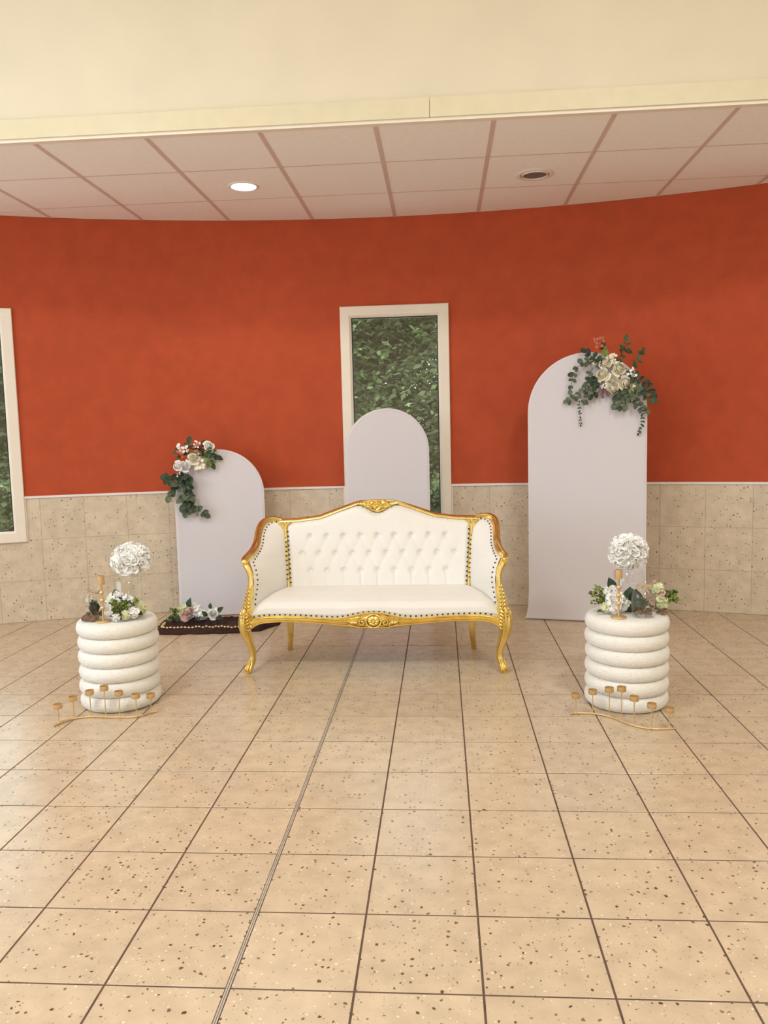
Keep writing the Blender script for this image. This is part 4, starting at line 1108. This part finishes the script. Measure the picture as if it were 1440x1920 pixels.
# ------------------------------------------------------------------ dark cloth, bead string and flowers on the floor
def cl_h(x, y):
    """height of the crumpled cloth above the floor (world x, y)"""
    wx, wy = x+.03*noise.noise(Vector((x*9, y*9, 3))), y+.03*noise.noise(Vector((x*9, y*9, 8)))
    n = noise.noise(Vector((wx*6, wy*10, 1.3)))*.5+.5
    folds = abs(noise.noise(Vector((wx*14, wy*7, 4.1))))
    return .008+.034*n*n+.024*(1-folds)**3*(.4+.6*n)
LF = [(0, 5.10), (.25, 5.095), (.5, 5.105), (.75, 5.135), (.88, 5.19), (1, 5.34)]
LBk = [(0, 5.43), (.15, 5.48), (.5, 5.52), (.8, 5.555), (1, 5.40)]
def cloth_pt(u, v):
    x = -1.945+.80*u-.05*v*(1-u)
    y0, y1 = lerpl(LF, u), lerpl(LBk, u)
    y = y0+(y1-y0)*v+.022*noise.noise(Vector((u*11, v*3, 2)))
    x += .022*noise.noise(Vector((u*3, v*12, 7)))
    e = min(1, min(u/.07, (1-u)/.08, v/.16, (1-v)/.12)); e = max(0, e)**.8
    return (x, y, .003+cl_h(x, y)*e)
cloth = MB(); cloth.grid(cloth_pt, 90, 46)
me = cloth.mesh('cloth', MT['cloth']); clo = link('floor_cloth', me)
tag(clo, 'crumpled dark brown cloth lying below the low arch panel', 'cloth')
so_ = clo.modifiers.new('thickness', 'SOLIDIFY'); so_.thickness = 0.003; so_.offset = 0
bp = catmull([(-1.930, 5.300, 0), (-1.918, 5.230, 0), (-1.902, 5.160, 0), (-1.880, 5.148, 0), (-1.80, 5.150, 0), (-1.72, 5.158, 0), (-1.65, 5.180, 0), (-1.585, 5.205, 0), (-1.52, 5.190, 0), (-1.45, 5.170, 0), (-1.38, 5.178, 0), (-1.32, 5.22, 0), (-1.26, 5.27, 0)], 8)
def on_cloth(p):
    best = None
    u = (p.x+1.945)/.80; v = 0.2
    for _ in range(6):
        q = cloth_pt(max(0, min(1, u)), max(0, min(1, v))); u += (p.x-q[0])/.80; v += (p.y-q[1])/.40
    return Vector((q[0], q[1], q[2]))
bs = thing('bead_string', 'string of pale gold pearl beads laid over the dark cloth', 'bead string', (-1.6, 5.2, 0))
BP = [on_cloth(p)+Vector((1.6, -5.2, .0085)) for p in bp]
b = MB(); b.tube(BP, .0012, 5); b.build('thread', MT['twine'], bs)
bb = MB(); bb.sphere((0, 0, 0), .0068, 10, 7); BEAD = bb.mesh('bead', MT['bead'])
for p in spaced(BP, .0245): link('bead', BEAD, bs, p, scale=(1.25, 1, 1))
fz = 0.034
spray('white and blush rose spray lying on the dark cloth', -1.760, 5.335, fz,
      [(HEADG, -.060, .030, .085, .032), (HEADG, -.085, .010, .050, .028), (HEADW, .020, .045, .070, .046), (HEADW, .085, .020, .042, .032), (HEADP, -.030, -.035, .030, .028)],
      [((-.06, -.01, .02), (-.07, -.02, .00), 12, .036), ((-.07, .0, .03), (-.05, -.02, .05), 10, .032)],
      [(DLEAF, (-.010, .03, .09), (.15, -.1, 1), (-.4, -1, .1), .075), (DLEAF, (-.05, -.03, .02), (-.9, -.4, .1), (0, -.6, 1), .075), (DLEAF, (-.08, -.01, .02), (-.7, -.6, .3), (0, -.8, 1), .080), (DLEAF, (.05, -.02, .02), (.5, -.8, .1), (0, -.6, 1), .080), (EUCA2, (.03, -.03, .02), (.0, -.8, .3), (0, -.7, 1), .070), (DLEAF, (.18, -.01, .02), (.9, -.5, .05), (0, -.5, 1), .075), (RLEAF, (.19, .02, .06), (.8, .0, .7), (0, -1, .4), .055), (RLEAF, (.14, .03, .08), (-.1, .0, 1), (0, -1, .1), .045), (RLEAF, (.12, .0, .04), (-.6, -.2, .6), (0, -1, .3), .05)],
      71, None, [(-.022, -.030, .062, .040, ROSEP, (-.2, -1, .4)), (.010, -.010, .085, .028, ROSEP, (.2, -1, .5)), (.160, .0, .052, .050, ROSEW, (.05, -1, .35))])

# ------------------------------------------------------------------ outside the windows: lawn, paving, trees, shrubs
b = MB(); b.box((-30, 6.9, -.35), (30, 40, -.25)); o = b.build('lawn', MT['lawn'], smooth=False); tag(o, 'green lawn outside the windows', 'lawn', kind='structure')
b = MB(); b.box((-30, 9.2, -.25), (30, 12.2, -.235)); o = b.build('pavement', MT['paving'], smooth=False); tag(o, 'pale grey paved strip outside the windows', 'pavement', kind='structure')
def tree(name, label, cat, loc, height, rx, rz_, n, seed, pale, trunk=True, lowest=.15):
    root = thing(name, label, cat, loc); rnd = random.Random(seed)
    if trunk:
        b = MB(); b.tube(catmull([(0, 0, 0), (.1, .05, height*.3), (-.05, 0, height*.6), (.1, .1, height*.9)], 4), [.17*(1-.06*k) for k in range(13)], 8)
        for k in range(6):
            z = height*(.3+.1*k); a = k*2.4; b.tube(catmull([(0, 0, z), (math.cos(a)*rx*.4, math.sin(a)*rx*.4, z+.25), (math.cos(a)*rx*.8, math.sin(a)*rx*.8, z+.35)], 3), [.06, .055, .05, .045, .035, .025, .015], 6)
        b.build('trunk', MT['treebark'], root)
    b = MB()
    cl = [(rnd.uniform(-.75, .75)*rx, rnd.uniform(-.7, .7)*rx, height*(lowest+rnd.random()*(1-lowest)), rnd.uniform(.25, .5)*rx) for _ in range(64)]
    for i in range(n):
        c = rnd.choice(cl); d = Vector((rnd.gauss(0, 1), rnd.gauss(0, 1), rnd.gauss(0, .8))).normalized()*c[3]*rnd.random()**.4
        p = Vector((c[0], c[1], c[2]))+d; p.z = max(p.z, .03)
        M = Euler((rnd.uniform(-.9, .9), rnd.uniform(-.9, .9), rnd.uniform(0, 6.28))).to_matrix(); s_ = rnd.uniform(.05, .11)
        b.m = 1 if rnd.random() < pale else 0
        b.add([p+M @ Vector(q)*s_ for q in ((-.1, -1, 0), (.55, -.1, .12), (.0, 1, -.1), (-.55, .1, .12))], [(0, 1, 2, 3)])
    b.build('foliage', [MT['treeleaf'], MT['treeleaf2']], root, False, kind='stuff')
    return root
TR = [(-0.9, 16.6, 5.6, 2.2, .30, 'dense green tree seen through the middle window'), (3.9, 17.0, 5.6, 2.2, .3, 'leafy tree outside, right of the middle window view'),
      (-5.7, 17.0, 5.6, 2.2, .3, 'leafy tree outside between the middle and left windows'), (-11.0, 16.6, 4.3, 2.2, .2, 'dark tree seen through the left window'),
      (-1.9, 22.6, 8.0, 2.7, .2, 'tall dark tree far behind the middle window'), (3.9, 22.8, 8.0, 2.7, .2, 'tall dark tree far outside to the right'),
      (-8.3, 22.8, 5.4, 2.6, .2, 'tall dark tree far outside between two windows'), (-14.4, 22.6, 5.0, 2.7, .2, 'tall dark tree far behind the left window')]
for i, (x, y, h, rx, pale, lab) in enumerate(TR):
    tree('tree', lab, 'tree', (x, y, -.25), h, rx, 1, 30000 if i in (0, 3, 4) else 12000, 100+i, pale, True, .06)
for i in range(8):
    t_ = tree('tree', 'distant green tree in the row along the far edge of the lawn', 'tree', (-33+7.0*i, 29.5+.4*(i % 2), -.25), 3.0, 1.35, 1, 6500, 300+i, .3, True, .05)
    t_.scale = (2, 2, 2); t_['group'] = 'distant trees along the lawn'
for i, (x, y, h, rx) in enumerate([(-1.3, 13.4, .75, .7), (0.5, 13.5, .7, .7), (-7.2, 13.4, .75, .7), (-9.3, 13.5, .7, .7)]):
    tree('shrub', ['low shrub behind the paving in the middle window', 'low shrub outside right of the middle window', 'low shrub behind the paving in the left window', 'low shrub outside left of the left window'][i], 'shrub', (x, y, -.25), h, rx, 1, 1800, 200+i, .5, False, .1)
print('floor tiles', count)
